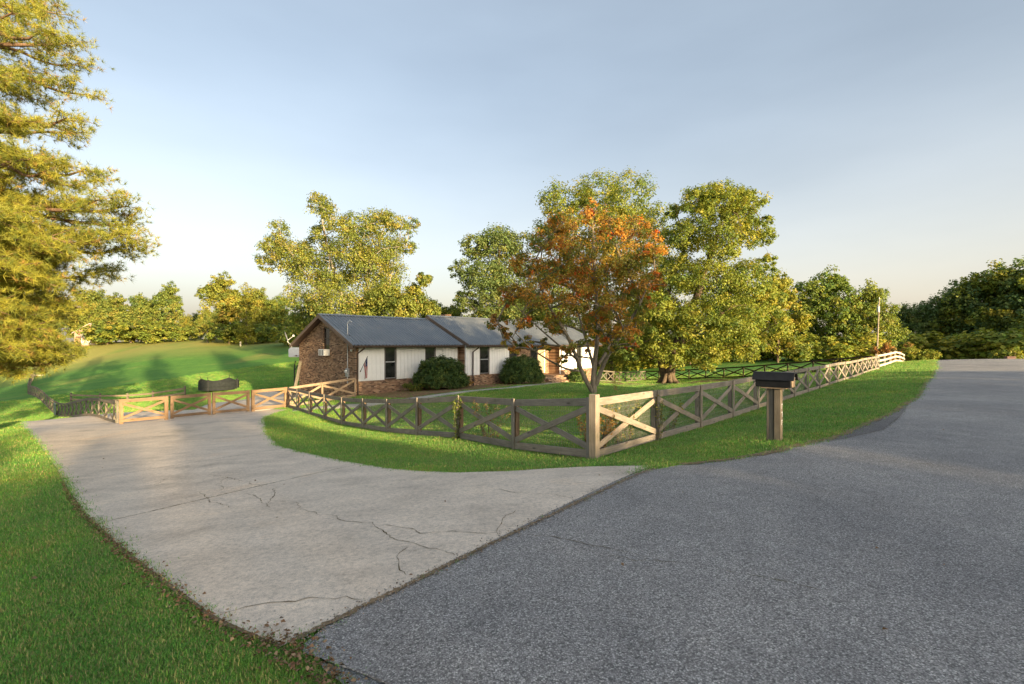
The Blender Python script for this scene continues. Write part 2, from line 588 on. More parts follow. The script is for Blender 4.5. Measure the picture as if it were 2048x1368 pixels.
class MB:
    """collects boxes, tubes and prisms into one mesh"""

    def __init__(self):
        self.v = []
        self.f = []

    def add(self, verts, faces):
        o = len(self.v)
        self.v += [tuple(p) for p in verts]
        self.f += [tuple(i + o for i in f) for f in faces]
        return self

    def box(self, a, b):
        (x0, y0, z0), (x1, y1, z1) = a, b
        return self.add([(x0, y0, z0), (x1, y0, z0), (x1, y1, z0), (x0, y1, z0), (x0, y0, z1), (x1, y0, z1), (x1, y1, z1), (x0, y1, z1)],
                        [(0, 3, 2, 1), (4, 5, 6, 7), (0, 1, 5, 4), (1, 2, 6, 5), (2, 3, 7, 6), (3, 0, 4, 7)])

    def prism(self, poly, axis, a, b):
        """poly: 2D points; extruded along axis from a to b"""
        n = len(poly)

        def P(p, t):
            if axis == 'x':
                return (t, p[0], p[1])
            if axis == 'y':
                return (p[0], t, p[1])
            return (p[0], p[1], t)
        vs_ = [P(p, a) for p in poly] + [P(p, b) for p in poly]
        fs = [tuple(range(n))[::-1], tuple(range(n, 2 * n))]
        for i in range(n):
            j = (i + 1) % n
            fs.append((i, j, n + j, n + i))
        return self.add(vs_, fs)

    def tube(self, pts, radii, n=8, cap=True):
        pts = [Vector(p) for p in pts]
        vs_, fs = [], []
        up = Vector((0, 0, 1))
        for i, p in enumerate(pts):
            t = (pts[min(i + 1, len(pts) - 1)] - pts[max(i - 1, 0)])
            if t.length < 1e-6:
                t = Vector((0, 0, 1))
            t.normalize()
            ref = up if abs(t.z) < 0.95 else Vector((1, 0, 0))
            u = t.cross(ref).normalized()
            w = t.cross(u).normalized()
            r = radii[i] if hasattr(radii, '__len__') else radii
            for k in range(n):
                a = 2 * math.pi * k / n
                vs_.append(p + u * (math.cos(a) * r) + w * (math.sin(a) * r))
        for i in range(len(pts) - 1):
            for k in range(n):
                k2 = (k + 1) % n
                fs.append((i * n + k, i * n + k2, (i + 1) * n + k2, (i + 1) * n + k))
        if cap:
            fs.append(tuple(range(n))[::-1])
            fs.append(tuple((len(pts) - 1) * n + k for k in range(n)))
        return self.add(vs_, fs)

    def build(self, name, mat, parent=None, bevel=0.0, smooth=False, loc=None):
        me = bpy.data.meshes.new(name)
        me.from_pydata(self.v, [], self.f)
        bm = bmesh.new()
        bm.from_mesh(me)
        bmesh.ops.recalc_face_normals(bm, faces=bm.faces)
        if bevel:
            bmesh.ops.bevel(bm, geom=list(bm.edges), offset=bevel, segments=1, affect='EDGES', clamp_overlap=True)
        bm.to_mesh(me)
        bm.free()
        if smooth:
            for p in me.polygons:
                p.use_smooth = True
        return link(name, me, mat, parent, loc)


def frame_from(p0, p1, up=Vector((0, 0, 1))):
    p0, p1 = Vector(p0), Vector(p1)
    x = (p1 - p0)
    L = x.length
    x.normalize()
    y = up.cross(x)
    if y.length < 1e-4:
        y = Vector((0, 1, 0)).cross(x)
    y.normalize()
    z = x.cross(y)
    m = Matrix((x, y, z)).transposed().to_4x4()
    m.translation = (p0 + p1) / 2
    return m, L


def board(name, p0, p1, w, th, mat, parent, up=Vector((0, 0, 1)), bevel=0.004, root=Vector((0, 0, 0)), warp=0.0):
    """a plank from p0 to p1; w is its height, th its thickness"""
    m, L = frame_from(p0, p1, up)
    mb = MB()
    mb.box((-L / 2, -th / 2, -w / 2), (L / 2, th / 2, w / 2))
    o = mb.build(name, mat, parent, bevel)
    m.translation = m.translation - root
    o.matrix_basis = m
    return o


# ------------------------------------------------------------------ terrain
CP = [
    # road plane
    (0, 0, 0), (-2, -4, 0), (5, -5, 0), (10, 0, 0), (5, 5, 0), (2, 6.6, -0.01), (3.6, 7.3, -0.01), (5.6, 8.6, -0.01), (8, 10.7, 0), (11.5, 14.2, 0), (19, 22.5, 0),
    (29, 33.8, 0), (45, 52.5, 0), (12, 9, 0), (17, 14, 0), (25, 22, 0), (36, 34, 0), (52, 52, 0), (15, 5, 0), (56, 63, -0.9), (62, 70, -1.8), (80, 92, -3.6), (30, -10, 0), (60, 42, 0.1), (50, 20, 0.2),
    (40, 0, 0.2), (20, -12, 0), (0, -20, 0), (-20, -12, -0.8), (-12, -4, -0.4),
    # fence along the road
    (1.45, 9, -0.40), (3, 10.9, -0.44), (4.5, 12.8, -0.48), (6, 14.7, -0.5), (9.25, 18.4, -0.5), (15, 24.5, -0.48), (22, 32, -0.45), (30.6, 41.8, -0.43), (38, 50, -0.33), (47, 60, -0.8), (4.6, 8.76, 0.0), (9, 14.2, -0.2), (20, 26.5, -0.2),
    # fence along the drive
    (0.1, 10.9, -0.62), (-1.3, 12.7, -0.73), (-2.7, 14.6, -1.0), (-4.05, 16.5, -1.24), (-5.4, 18.35, -1.43), (-6.8, 20.2, -1.58), (-8.2, 22.05, -1.64), (-9.6, 23.9, -1.71), (-11, 25.8, -1.74), (-12.35, 27.6, -1.83),
    # drive
    (-1.28, 2.82, -0.02), (-1.9, 3.2, -0.06), (-3.6, 4.6, -0.25), (-5.3, 6.3, -0.5), (-9.3, 10.3, -1.0), (-14.5, 15.6, -1.55), (-20.4, 21, -1.98),
    (-1.1, 7.8, -0.3), (-3.3, 10.8, -0.72), (-5.3, 13, -0.95), (-7.4, 15.8, -1.2), (-10.4, 20.8, -1.5), (-18, 23, -2.0), (-21, 27, -2.5), (-15, 25.2, -1.9),
    # low ground on the left
    (-36, 40, -4.2), (-88, 90, -4.6), (-60, 62, -4.5), (-53, 50, -4.4), (-26, 26, -2.45), (-32, 22, -3.0), (-20, 12, -1.55), (-10, 4, -0.6), (-6, 2.5, -0.2), (-4, 1, -0.05), (-60, 30, -4.2),
    # beyond the gate and the field
    (-14, 36, -2.4), (-19, 40, -2.8), (-21, 48, -2.9), (-14, 48, -2.5), (-35, 48, -3.8),
    (-47, 65, -2.5), (-58, 80, -0.9), (-70, 97, 1.0), (-80, 112, 2.4), (-101, 116, 2.6), (-92, 100, -1.2), (-38, 65, -1.8), (-48, 82, -0.1), (-55, 95, 1.3), (-23, 49, -2.1), (-34, 72, -0.6), (-42, 88, 1.35), (-30, 110, 1.2),
    # house and yard
    (-9.1, 29, -1.36), (-3.5, 35, -1.28), (5, 44, -1.5), (-15, 35, -1.95), (0, 52, -2.0), (3, 41, -1.42), (-9, 25.6, -1.6), (3.75, 23, -0.58), (8, 30, -1.1), (14, 40, -1.7), (20, 52, -2.3), (17.6, 66, -3.05), (23, 57, -2.2),
    (26, 50, -1.5), (1, 18, -0.78), (3, 14, -0.55), (6, 20, -0.6), (-4, 24, -1.3), (40, 90, -1.6), (60, 95, -1.4), (30, 90, -2.3), (10, 90, -3.0), (-10, 80, -1.0), (44, 72, -1.3),
]
_cp = np.array(CP, dtype=np.float64)


def _tps_fit(P, lam):
    n = len(P)
    xy = P[:, :2] / 50.0
    d2 = ((xy[:, None, :] - xy[None, :, :]) ** 2).sum(-1)
    K = np.where(d2 > 0, d2 * np.log(np.maximum(d2, 1e-12)), 0.0)
    K += np.eye(n) * lam
    Pm = np.c_[np.ones(n), xy]
    A = np.zeros((n + 3, n + 3))
    A[:n, :n] = K
    A[:n, n:] = Pm
    A[n:, :n] = Pm.T
    rhs = np.r_[P[:, 2], np.zeros(3)]
    return np.linalg.solve(A, rhs)


_tw = _tps_fit(_cp, 4e-4)


def terr(x, y):
    x = np.atleast_1d(np.asarray(x, dtype=np.float64))
    y = np.atleast_1d(np.asarray(y, dtype=np.float64))
    out = np.zeros(x.shape)
    n = len(_cp)
    for s in range(0, len(x), 20000):
        X, Y = x[s:s + 20000] / 50.0, y[s:s + 20000] / 50.0
        d2 = (X[:, None] - _cp[None, :, 0] / 50.0) ** 2 + (Y[:, None] - _cp[None, :, 1] / 50.0) ** 2
        U = np.where(d2 > 1e-12, d2 * np.log(np.maximum(d2, 1e-12)), 0.0)
        out[s:s + 20000] = U @ _tw[:n] + _tw[n] + _tw[n + 1] * X + _tw[n + 2] * Y
    r = np.hypot(x, y)
    t = np.clip((r - 125.0) / 90.0, 0, 1)
    t = t * t * (3 - 2 * t)
    back = np.clip((-y - 12) / 30.0, 0, 1)
    out = np.clip(out, -7, 3.2)
    t = np.maximum(t, back)
    return out * (1 - t) + (-0.6) * t


def tz(x, y):
    return float(terr(x, y)[0])


def at(px, py, d):
    """world point seen at photo pixel px, py at depth d metres"""
    return Vector(((px - CX) / FPX * d, d, EYE - (py - HOR) / FPX * d))


def G(px, py):
    """the ground point under a photo pixel"""
    ds = np.geomspace(1.5, 240, 900)
    xs = (px - CX) / FPX * ds
    zr = EYE - (py - HOR) / FPX * ds
    zt = terr(xs, ds)
    k = np.argmax(zr <= zt)
    if k == 0:
        k = len(ds) - 1
    a, b = ds[k - 1], ds[k]
    fa, fb = zr[k - 1] - zt[k - 1], zr[k] - zt[k]
    d = a + (b - a) * fa / max(fa - fb, 1e-9)
    return Vector(((px - CX) / FPX * d, d, tz((px - CX) / FPX * d, d)))


def resample(pts, n):
    P = np.array([(p[0], p[1]) for p in pts], dtype=np.float64)
    L = np.r_[0, np.cumsum(np.hypot(*np.diff(P, axis=0).T))]
    t = np.linspace(0, L[-1], n)
    return np.c_[np.interp(t, L, P[:, 0]), np.interp(t, L, P[:, 1])]


def smooth_line(pts, it=2):
    P = [np.array((p[0], p[1]), dtype=float) for p in pts]
    for _ in range(it):
        Q = [P[0]]
        for a, b in zip(P[:-1], P[1:]):
            Q += [a * .75 + b * .25, a * .25 + b * .75]
        Q.append(P[-1])
        P = Q
    return P


def strip(name, left, right, off, mat, parent=None, nl=60, nw=16, skirt=0.0, jag=0.0):
    Lr, Rr = resample(left, nl), resample(right, nl)
    if jag:
        Lr = Lr + rng.normal(0, jag, Lr.shape)
        Rr = Rr + rng.normal(0, jag, Rr.shape)
    t = np.linspace(0, 1, nw)
    X = Lr[:, None, 0] * (1 - t) + Rr[:, None, 0] * t
    Y = Lr[:, None, 1] * (1 - t) + Rr[:, None, 1] * t
    Z = terr(X.ravel(), Y.ravel()) + off
    V = np.c_[X.ravel(), Y.ravel(), Z]
    F = []
    for i in range(nl - 1):
        for j in range(nw - 1):
            a = i * nw + j
            F.append((a, a + 1, a + nw + 1, a + nw))
    if skirt:
        ring = [i * nw for i in range(nl)] + [(nl - 1) * nw + j for j in range(1, nw)] + [i * nw + nw - 1 for i in range(nl - 2, -1, -1)] + [j for j in range(nw - 2, 0, -1)]
        o = len(V)
        S = V[ring].copy()
        S[:, 2] -= skirt
        V = np.r_[V, S]
        m = len(ring)
        for i in range(m):
            j = (i + 1) % m
            F.append((ring[i], ring[j], o + j, o + i))
    me = mesh_np(name, V, F, smooth=False)
    bm = bmesh.new()
    bm.from_mesh(me)
    bmesh.ops.recalc_face_normals(bm, faces=bm.faces)
    # the sheet must face up
    if sum(f.normal.z for f in bm.faces) < 0:
        bmesh.ops.reverse_faces(bm, faces=bm.faces)
    bm.to_mesh(me)
    bm.free()
    return link(name, me, mat, parent)


# ground sheet: polar grid about the viewpoint, finer in front, out to the horizon
def build_ground():
    ang = np.r_[np.arange(-64, 64, 0.6), np.arange(64, 296, 4.0)]
    th = np.radians(ang)
    rad = np.r_[0.4, np.r_[np.geomspace(1.0, 130, 300), np.geomspace(140, 1400, 24)]]
    X = rad[:, None] * np.sin(th)[None, :]
    Y = rad[:, None] * np.cos(th)[None, :]
    Z = terr(X.ravel(), Y.ravel())
    nr, na = X.shape
    V = np.c_[X.ravel(), Y.ravel(), Z]
    i = np.arange(nr - 1)[:, None] * na
    j = np.arange(na)[None, :]
    j2 = (j + 1) % na
    F = np.stack([i + j, i + j2, i + na + j2, i + na + j], -1).reshape(-1, 4)[:, ::-1]
    V = np.r_[V, [[0, 0, tz(0, 0)]]]
    c = len(V) - 1
    T = np.stack([np.full(na, c), np.arange(na), (np.arange(na) + 1) % na], -1)[:, ::-1]
    me = mesh_np('lawn', V, F, T, smooth=True)
    o = link('lawn', me, MT['lawn'])
    tag(o, kind='structure')
    return o


build_ground()

# ------------------------------------------------------------------ road, drive, paths
ROAD_L = [(-60, -66), (-10, -9.3), (-3.2, -1.3), (-1.3, 0.8), (-0.62, 1.7), (-0.6, 2.15), (-0.83, 2.5), (-1.42, 2.95), (1.7, 7.0), (3.65, 7.5), (5.5, 8.76), (7.8, 10.9), (11.45, 14.4), (18.8, 22.7), (28.8, 34), (45, 53), (56, 65), (80, 92)]
ROAD_R = [(-52, -72), (-1.5, -14.5), (5.2, -3.4), (6.2, -2.3), (6.6, -1.8), (6.7, -1.7), (6.8, -1.6), (6.9, -1.5), (10, 2), (10.7, 2.9), (12, 4.4), (13.4, 5.95), (17, 10.0), (24.3, 18.3), (34.3, 29.2), (50.6, 48), (61.6, 60), (86, 87)]


def smooth_keep(pts):
    return [tuple(p) for p in smooth_line(pts, 2)]


def paired_strip(name, L, Rr, off, mat, nw, sub=10, **kw):
    A, B = [], []
    for (a, b), (c, d) in zip(zip(L[:-1], L[1:]), zip(Rr[:-1], Rr[1:])):
        n = max(2, min(sub, int(math.dist(a, b) / 0.4) + 1))
        for k in range(n):
            t = k / n
            A.append((a[0] + (b[0] - a[0]) * t, a[1] + (b[1] - a[1]) * t))
            B.append((c[0] + (d[0] - c[0]) * t, c[1] + (d[1] - c[1]) * t))
    A.append(L[-1])
    B.append(Rr[-1])
    A, B = np.array(A), np.array(B)
    # ragged broken asphalt edge
    A = A + rng.normal(0, 0.015, A.shape)
    t = np.linspace(0, 1, nw)
    X = A[:, None, 0] * (1 - t) + B[:, None, 0] * t
    Y = A[:, None, 1] * (1 - t) + B[:, None, 1] * t
    V = np.c_[X.ravel(), Y.ravel(), terr(X.ravel(), Y.ravel()) + off]
    n = len(A)
    i = np.arange(n - 1)[:, None] * nw
    j = np.arange(nw - 1)[None, :]
    F = np.stack([i + j, i + j + 1, i + nw + j + 1, i + nw + j], -1).reshape(-1, 4)
    me = mesh_np(name, V, F, smooth=True)
    if sum(p.normal.z for p in list(me.polygons)[:50]) < 0:
        me.flip_normals()
    return link(name, me, mat)


def fit_pairs(L, n):
    return [tuple(p) for p in resample(L, n)]


RL = smooth_keep(ROAD_L)
RR = smooth_keep(ROAD_R)
road = tag(paired_strip('road', RL, RR, 0.022, MT['asphalt'], 36), kind='structure')

DL = [G(*p) for p in [(560, 1302), (485, 1272), (415, 1238), (332, 1172), (250, 1110), (190, 1052), (170, 1035), (146, 1000), (128, 968), (112, 940), (100, 922), (80, 895), (50, 862), (22, 843)]]
DR = [G(*p) for p in [(1308, 934), (1220, 935), (1169, 936), (1093, 940), (1017, 945), (914, 948), (845, 945), (788, 940), (724, 930), (655, 917), (598, 904), (575, 898), (557, 892), (537, 870), (529, 845), (534, 834), (556, 826), (580, 819)]]


def cut(line, a, b):
    return [tuple(p[:2]) for p in line[a:b + 1]]


drive_base = strip('driveway', cut(DL, 0, 13), cut(DR, 0, 17), 0.006, MT['crack'], nl=90, nw=24)
tag(drive_base, kind='structure')
SLABS = [((0, 5), (0, 8)), ((5, 8), (8, 11)), ((8, 10), (11, 13)), ((10, 13), (13, 17))]
for k, ((a, b), (c, d)) in enumerate(SLABS):
    l, r = cut(DL, a, b), cut(DR, c, d)

    def trim(e, s, t):
        e = [Vector(p) for p in e]
        if s:
            e[0] = e[0] + (e[1] - e[0]).normalized() * s
        if t:
            e[-1] = e[-1] + (e[-2] - e[-1]).normalized() * t
        return e
    g0, g1 = (0.0 if k == 0 else 0.004), (0.0 if k == 3 else 0.004)
    strip('slab', trim(l, g0, g1), trim(r, g0, g1), 0.024, MT['concrete'], drive_base, nl=60, nw=40)

# cracks in the concrete and the asphalt
CRACKS = [
    [(418, 952), (455, 957), (480, 964), (519, 974), (524, 978)],
    [(455, 957), (436, 972), (445, 984)],
    [(397, 985), (407, 997), (430, 1010), (475, 1019)],
    [(548, 978), (550, 990), (543, 1004), (532, 1012), (543, 1020)],
    [(545, 1006), (594, 1008), (600, 1018), (594, 1022), (640, 1032), (690, 1048), (745, 1050), (757, 1057), (772, 1075), (800, 1086), (846, 1096), (880, 1106), (905, 1118)],
    [(757, 1057), (826, 1062), (845, 1070), (905, 1069), (965, 1070), (1000, 1073)],
    [(1000, 1073), (994, 1056), (1005, 1042), (1030, 1026)],
    [(985, 982), (1040, 990), (1110, 994), (1150, 1002)],
    [(815, 1100), (802, 1112), (794, 1130), (797, 1142), (812, 1156)],
    [(440, 1232), (500, 1226), (560, 1214), (640, 1203), (690, 1202), (722, 1208)],
    [(310, 973), (330, 963), (335, 958)], [(120, 966), (150, 962), (160, 972)],
    [(490, 990), (515, 998), (530, 1010)],
]
ROADCRACK = [[(1058, 1072), (1120, 1082), (1200, 1100), (1290, 1122)], [(1215, 1118), (1300, 1128), (1370, 1134)], [(1430, 1141), (1500, 1155), (1570, 1168), (1640, 1190)],
             [(1655, 884), (1712, 874), (1765, 862), (1785, 848), (1803, 832), (1814, 812)], [(1750, 925), (1830, 930), (1900, 934)]]


def crack(pxs, w, off, mat, parent, world=None, wob=0.03):
    P = [np.array(G(*p)[:2]) for p in pxs] if world is None else [np.array(p) for p in world]
    Q = []
    for a, b in zip(P[:-1], P[1:]):
        n = max(2, int(np.linalg.norm(b - a) / 0.045))
        for k in range(n):
            Q.append(a + (b - a) * k / n)
    Q.append(P[-1])
    Q = np.array(Q)
    d = np.gradient(Q, axis=0)
    d /= np.maximum(np.linalg.norm(d, axis=1, keepdims=True), 1e-6)
    nrm = np.c_[-d[:, 1], d[:, 0]]
    n = len(Q)
    Q = Q + nrm * (np.convolve(rng.normal(0, wob, n + 2), np.ones(3) / 3, 'valid')[:, None])
    ww = w * np.clip(rng.normal(0.9, 0.5, n), 0.3, 2.2) * np.sin(np.linspace(0.12, math.pi - 0.12, n)) ** 0.4
    Lp, Rp = Q + nrm * ww[:, None], Q - nrm * ww[:, None]
    V = np.r_[Lp, Rp]
    V = np.c_[V, terr(V[:, 0], V[:, 1]) + off]
    F = [(i, i + 1, n + i + 1, n + i) for i in range(n - 1)]
    return link('crack', mesh_np('crack', V, F), mat, parent)


for c in CRACKS:
    crack(c, 0.0036, 0.0285, MT['crack'], drive_base)
for c in ROADCRACK:
    crack(c, 0.0035, 0.027, MT['crack'], road)
for (i, j, w_) in ((5, 8, 0.009), (8, 11, 0.006), (10, 13, 0.005)):
    jo = crack([None], w_, 0.0275, MT['crack'], drive_base, world=[DL[i][:2], DR[j][:2]], wob=0.004)
    jo.name = 'joint'
# older asphalt patch beside the verge, dirt line where drive meets road and along the verge
patch = strip('asphalt_patch', [G(1655, 883)[:2], G(1739, 845)[:2], G(1790, 821)[:2], G(1817, 807)[:2]], [G(1657, 886)[:2], G(1765, 862)[:2], G(1795, 840)[:2], G(1818, 809)[:2]], 0.0265, MT['asphalt_old'], nl=30, nw=8)
tag(patch, kind='structure')


def dirt_line(name, pts, w, off, mat, jag=0.02, n=120):
    Q = resample(pts, n)
    d = np.gradient(Q, axis=0)
    d /= np.maximum(np.linalg.norm(d, axis=1, keepdims=True), 1e-6)
    nrm = np.c_[-d[:, 1], d[:, 0]]
    a = np.abs(w * np.clip(rng.normal(1, 0.45, n), 0.15, 2))[:, None]
    b = np.abs(w * np.clip(rng.normal(1, 0.45, n), 0.15, 2))[:, None]
    V = np.r_[Q + nrm * a, Q - nrm * b]
    V = np.c_[V, terr(V[:, 0], V[:, 1]) + off]
    F = [(i, n + i, n + i + 1, i + 1) for i in range(n - 1)]
    return tag(link(name, mesh_np(name, V, F), mat), kind='structure')


apron = [(-1.25, 2.86), (-0.4, 3.95), (0.6, 5.2), (1.3, 6.1), (1.95, 6.92)]
dirt_line('joint_dirt', apron, 0.02, 0.030, MT['edge_dirt'], n=260)
dirt_line('verge_dirt', [p for p in RL if 1.9 < p[0] < 40 and p[1] > 6], 0.07, 0.034, MT['edge_dirt'], n=260)
dirt_line('lawn_edge_dirt', [tuple(p[:2]) for p in DL], 0.012, 0.030, MT['edge_dirt'], n=200)

# walk across the yard, mulch bed, bare ground, pad beyond the gate
HO = Vector((-9.1, 29.0, -1.36))
HA = math.atan2(0.734, 0.679)
_hx, _hy = Vector((0.679, 0.734, 0)), Vector((-0.734, 0.679, 0))


def HW(x, y, z=0.0):
    """house-local to world"""
    return HO + _hx * x + _hy * y + Vector((0, 0, z))


BED_OUT = [tuple(p[:2]) for p in (HW(0.3, -0.9), G(770, 797), G(820, 797), G(885, 787), G(950, 780), G(1024, 773), G(1080, 767), HW(21, -4.2), HW(26.5, -5))]
bed = strip('mulch_bed', [HW(0.2, 0.3)[:2], HW(12, 0.3)[:2], HW(25, 0.5)[:2]], BED_OUT, 0.03, MT['mulch'], nl=110, nw=14, jag=0.05)
tag(bed, kind='structure')
walk_c = [G(585, 822), G(640, 816), G(720, 812), G(800, 803), G(885, 790.5), G(1024, 776.5), G(1080, 769.5), G(1120, 764.5)]
wl_, wr_ = [], []
for i, p in enumerate(walk_c):
    a, b = walk_c[max(i - 1, 0)], walk_c[min(i + 1, len(walk_c) - 1)]
    t = (b - a)
    t.z = 0
    t.normalize()
    nrm = Vector((-t.y, t.x, 0))
    wl_.append(tuple((p + nrm * 0.5)[:2]))
    wr_.append(tuple((p - nrm * 0.5)[:2]))
walk = strip('walkway', wl_, wr_, 0.035, MT['concrete_path'], nl=90, nw=6, skirt=0.06)
tag(walk, kind='structure')
bt = strip('bare_earth', [(6.5, 43.5), (10, 46.5), (15, 51), (22, 56)], [(8.5, 37), (12.5, 42), (17.5, 46), (24.5, 51)], 0.03, MT['bare'], nl=70, nw=24, jag=0.12)
tag(bt, kind='structure')
pad = strip('parking_pad', [(-17.0, 24.0), (-19.0, 30.0), (-21.5, 37.5), (-23.5, 47)], [(-12.6, 27.6), (-13.6, 31.5), (-14.6, 38), (-16, 48)], 0.03, MT['concrete'], nl=50, nw=14, skirt=0.06)
tag(pad, kind='structure')


# ------------------------------------------------------------------ fences
def x_fence(name, label, group, pts, H, mat, side=1, wire=0, batten=True, backpost=None, parts_to=999, rail_w=0.14):
    root = empty(name, (pts[0][0], pts[0][1], tz(*pts[0])))
    tag(root, label, 'fence', group)
    o = root.location.copy()
    B = [Vector((p[0], p[1], tz(p[0], p[1]))) for p in pts]
    UZ = Vector((0, 0, 1))
    n = len(B)
    jit = [random.uniform(-0.012, 0.012) for _ in range(n)]
    for i in range(n):
        t = (B[min(i + 1, n - 1)] - B[max(i - 1, 0)])
        t.z = 0
        t.normalize()
        nr = Vector((t.y, -t.x, 0)) * side
        b = B[i]
        board('post', b - UZ * 0.25 - nr * 0.0, b + UZ * (H - 0.035 + jit[i]), 0.095, 0.095, backpost or mat, root, up=nr, root=o)
        if batten:
            board('batten', b + nr * 0.102 - UZ * 0.02, b + nr * 0.102 + UZ * (H + 0.012 + jit[i]), 0.028, 0.095, mat, root, up=nr, root=o)
        if i == n - 1:
            break
        p, q = B[i], B[i + 1]
        td = (q - p)
        tf = td.copy()
        tf.z = 0
        tf.normalize()
        nb = Vector((tf.y, -tf.x, 0)) * side
        off = nb * 0.068
        s = random.uniform(-0.01, 0.01)
        board('rail', p + off + UZ * (H - rail_w / 2), q + off + UZ * (H - rail_w / 2 + s), rail_w, 0.036, mat, root, root=o)
        board('rail', p + off + UZ * (0.05 + rail_w / 2), q + off + UZ * (0.05 + rail_w / 2 + s), rail_w, 0.036, mat, root, root=o)
        lo, hi = 0.05 + rail_w + 0.05, H - rail_w - 0.055
        e = tf * 0.06
        ub = nb
        board('brace', p + e + nb * 0.061 + UZ * lo, q - e + nb * 0.061 + UZ * hi, 0.022, 0.115, mat, root, up=ub, root=o)
        board('brace', p + e + nb * 0.0855 + UZ * hi, q - e + nb * 0.0855 + UZ * lo, 0.022, 0.115, mat, root, up=ub, root=o)
        if i < wire:
            mb = MB()
            L = math.hypot(td.x, td.y)
            r = 0.0022
            iw = -nb * 0.052
            nv = int(L / 0.05)
            for k in range(nv):
                a = p + td * (k / nv) + iw - o
                mb.tube([a + UZ * 0.06, a + UZ * (H - 0.03)], r, 3, False)
            for k in range(11):
                z = 0.07 + k * (H - 0.12) / 10
                mb.tube([p + iw + UZ * z - o, q + iw + UZ * z - o], r, 3, False)
            tag(mb.build('wire_mesh', MT['wire'], root), kind='stuff')
    return root


FA = [(1.45, 9.0), (0.1, 10.9), (-1.3, 12.72), (-2.7, 14.6), (-4.05, 16.48), (-5.4, 18.35), (-6.8, 20.2), (-8.2, 22.05), (-9.6, 23.9), (-11.0, 25.8), (-12.35, 27.6)]
FB0, FB1 = Vector((1.45, 9.0)), Vector((30.6, 41.8))
FB = [tuple(FB0 + (FB1 - FB0) * (i / 18)) for i in range(19)]
x_fence('crossbuck_fence', 'weathered X-braced wooden fence between driveway lawn and house yard', None, FA, 1.12, MT['wood_grey'], side=-1, wire=6, backpost=MT['wood_new'])
x_fence('crossbuck_fence', 'long weathered X-braced wooden fence running along the road verge behind the mailbox', None, FB, 1.12, MT['wood_grey'], side=1, wire=7)
# heavy corner post
cp = empty('corner_post', (1.45, 9.0, tz(1.45, 9.0)))
tag(cp, 'thick square corner post where the two weathered fences meet', 'post')
_t = Vector((0.66, 0.75, 0))
board('shaft', cp.location - Vector((0, 0, 0.3)) + Vector((0.01, -0.13, 0)), cp.location + Vector((0.01, -0.13, 1.2)), 0.14, 0.14, MT['wood_grey'], cp, up=Vector((0.75, -0.66, 0)), root=cp.location.copy(), bevel=0.006)
# dark pasture fences behind the yard
FD0, FD1 = Vector((17.6, 66.0)), FB1 + Vector((-0.3, 0.35))
FD = [tuple(FD0 + (FD1 - FD0) * (i / 11)) for i in range(12)]
x_fence('pasture_fence', 'dark brown X-braced fence crossing behind the big double-trunked tree', None, FD, 1.2, MT['wood_dark'], side=-1, batten=False)
FC0 = Vector((8.6, 49.5))
FC = [tuple(FC0 + (FD0 - FC0) * (i / 8)) for i in range(9)]
x_fence('pasture_fence', 'brown X-braced fence receding from house end to the back corner', None, FC, 1.2, MT['wood_old'], side=1, batten=False)
# grey lattice-looking fence running off to the left
G0 = Vector((-18.05, 23.0))
G4 = Vector((-12.35, 27.6))
FL_key = [G0, Vector((-20.6, 26.0)), Vector((-29, 33.6)), Vector((-36.5, 40.6)), Vector((-60, 62)), Vector((-88, 92)), Vector((-103, 112))]
FL = [tuple(p) for p in resample(FL_key, 58)]
x_fence('field_fence', 'old grey X-braced fence dipping away left of the cedar gate', None, FL[1:], 1.15, MT['wood_old'], side=-1, batten=False)
fg = empty('field_gate', (FL[13][0], FL[13][1], tz(*FL[13])))
tag(fg, 'small blue-grey metal gate set in the old grey field fence', 'gate')
for (z0, z1, nm) in ((0.08, 0.9, 'panel'), (0.93, 1.05, 'top_bar')):
    mb = MB()
    mb.box((-0.55, -0.02 - (0.012 if nm == 'top_bar' else 0), z0), (0.75, 0.03, z1))
    mb.build(nm, MT['teal_metal'], fg)
fg.rotation_euler = (0, 0, math.atan2(0.69, -0.725))
fg.location = fg.location + Vector((-0.15, -0.16, 0))
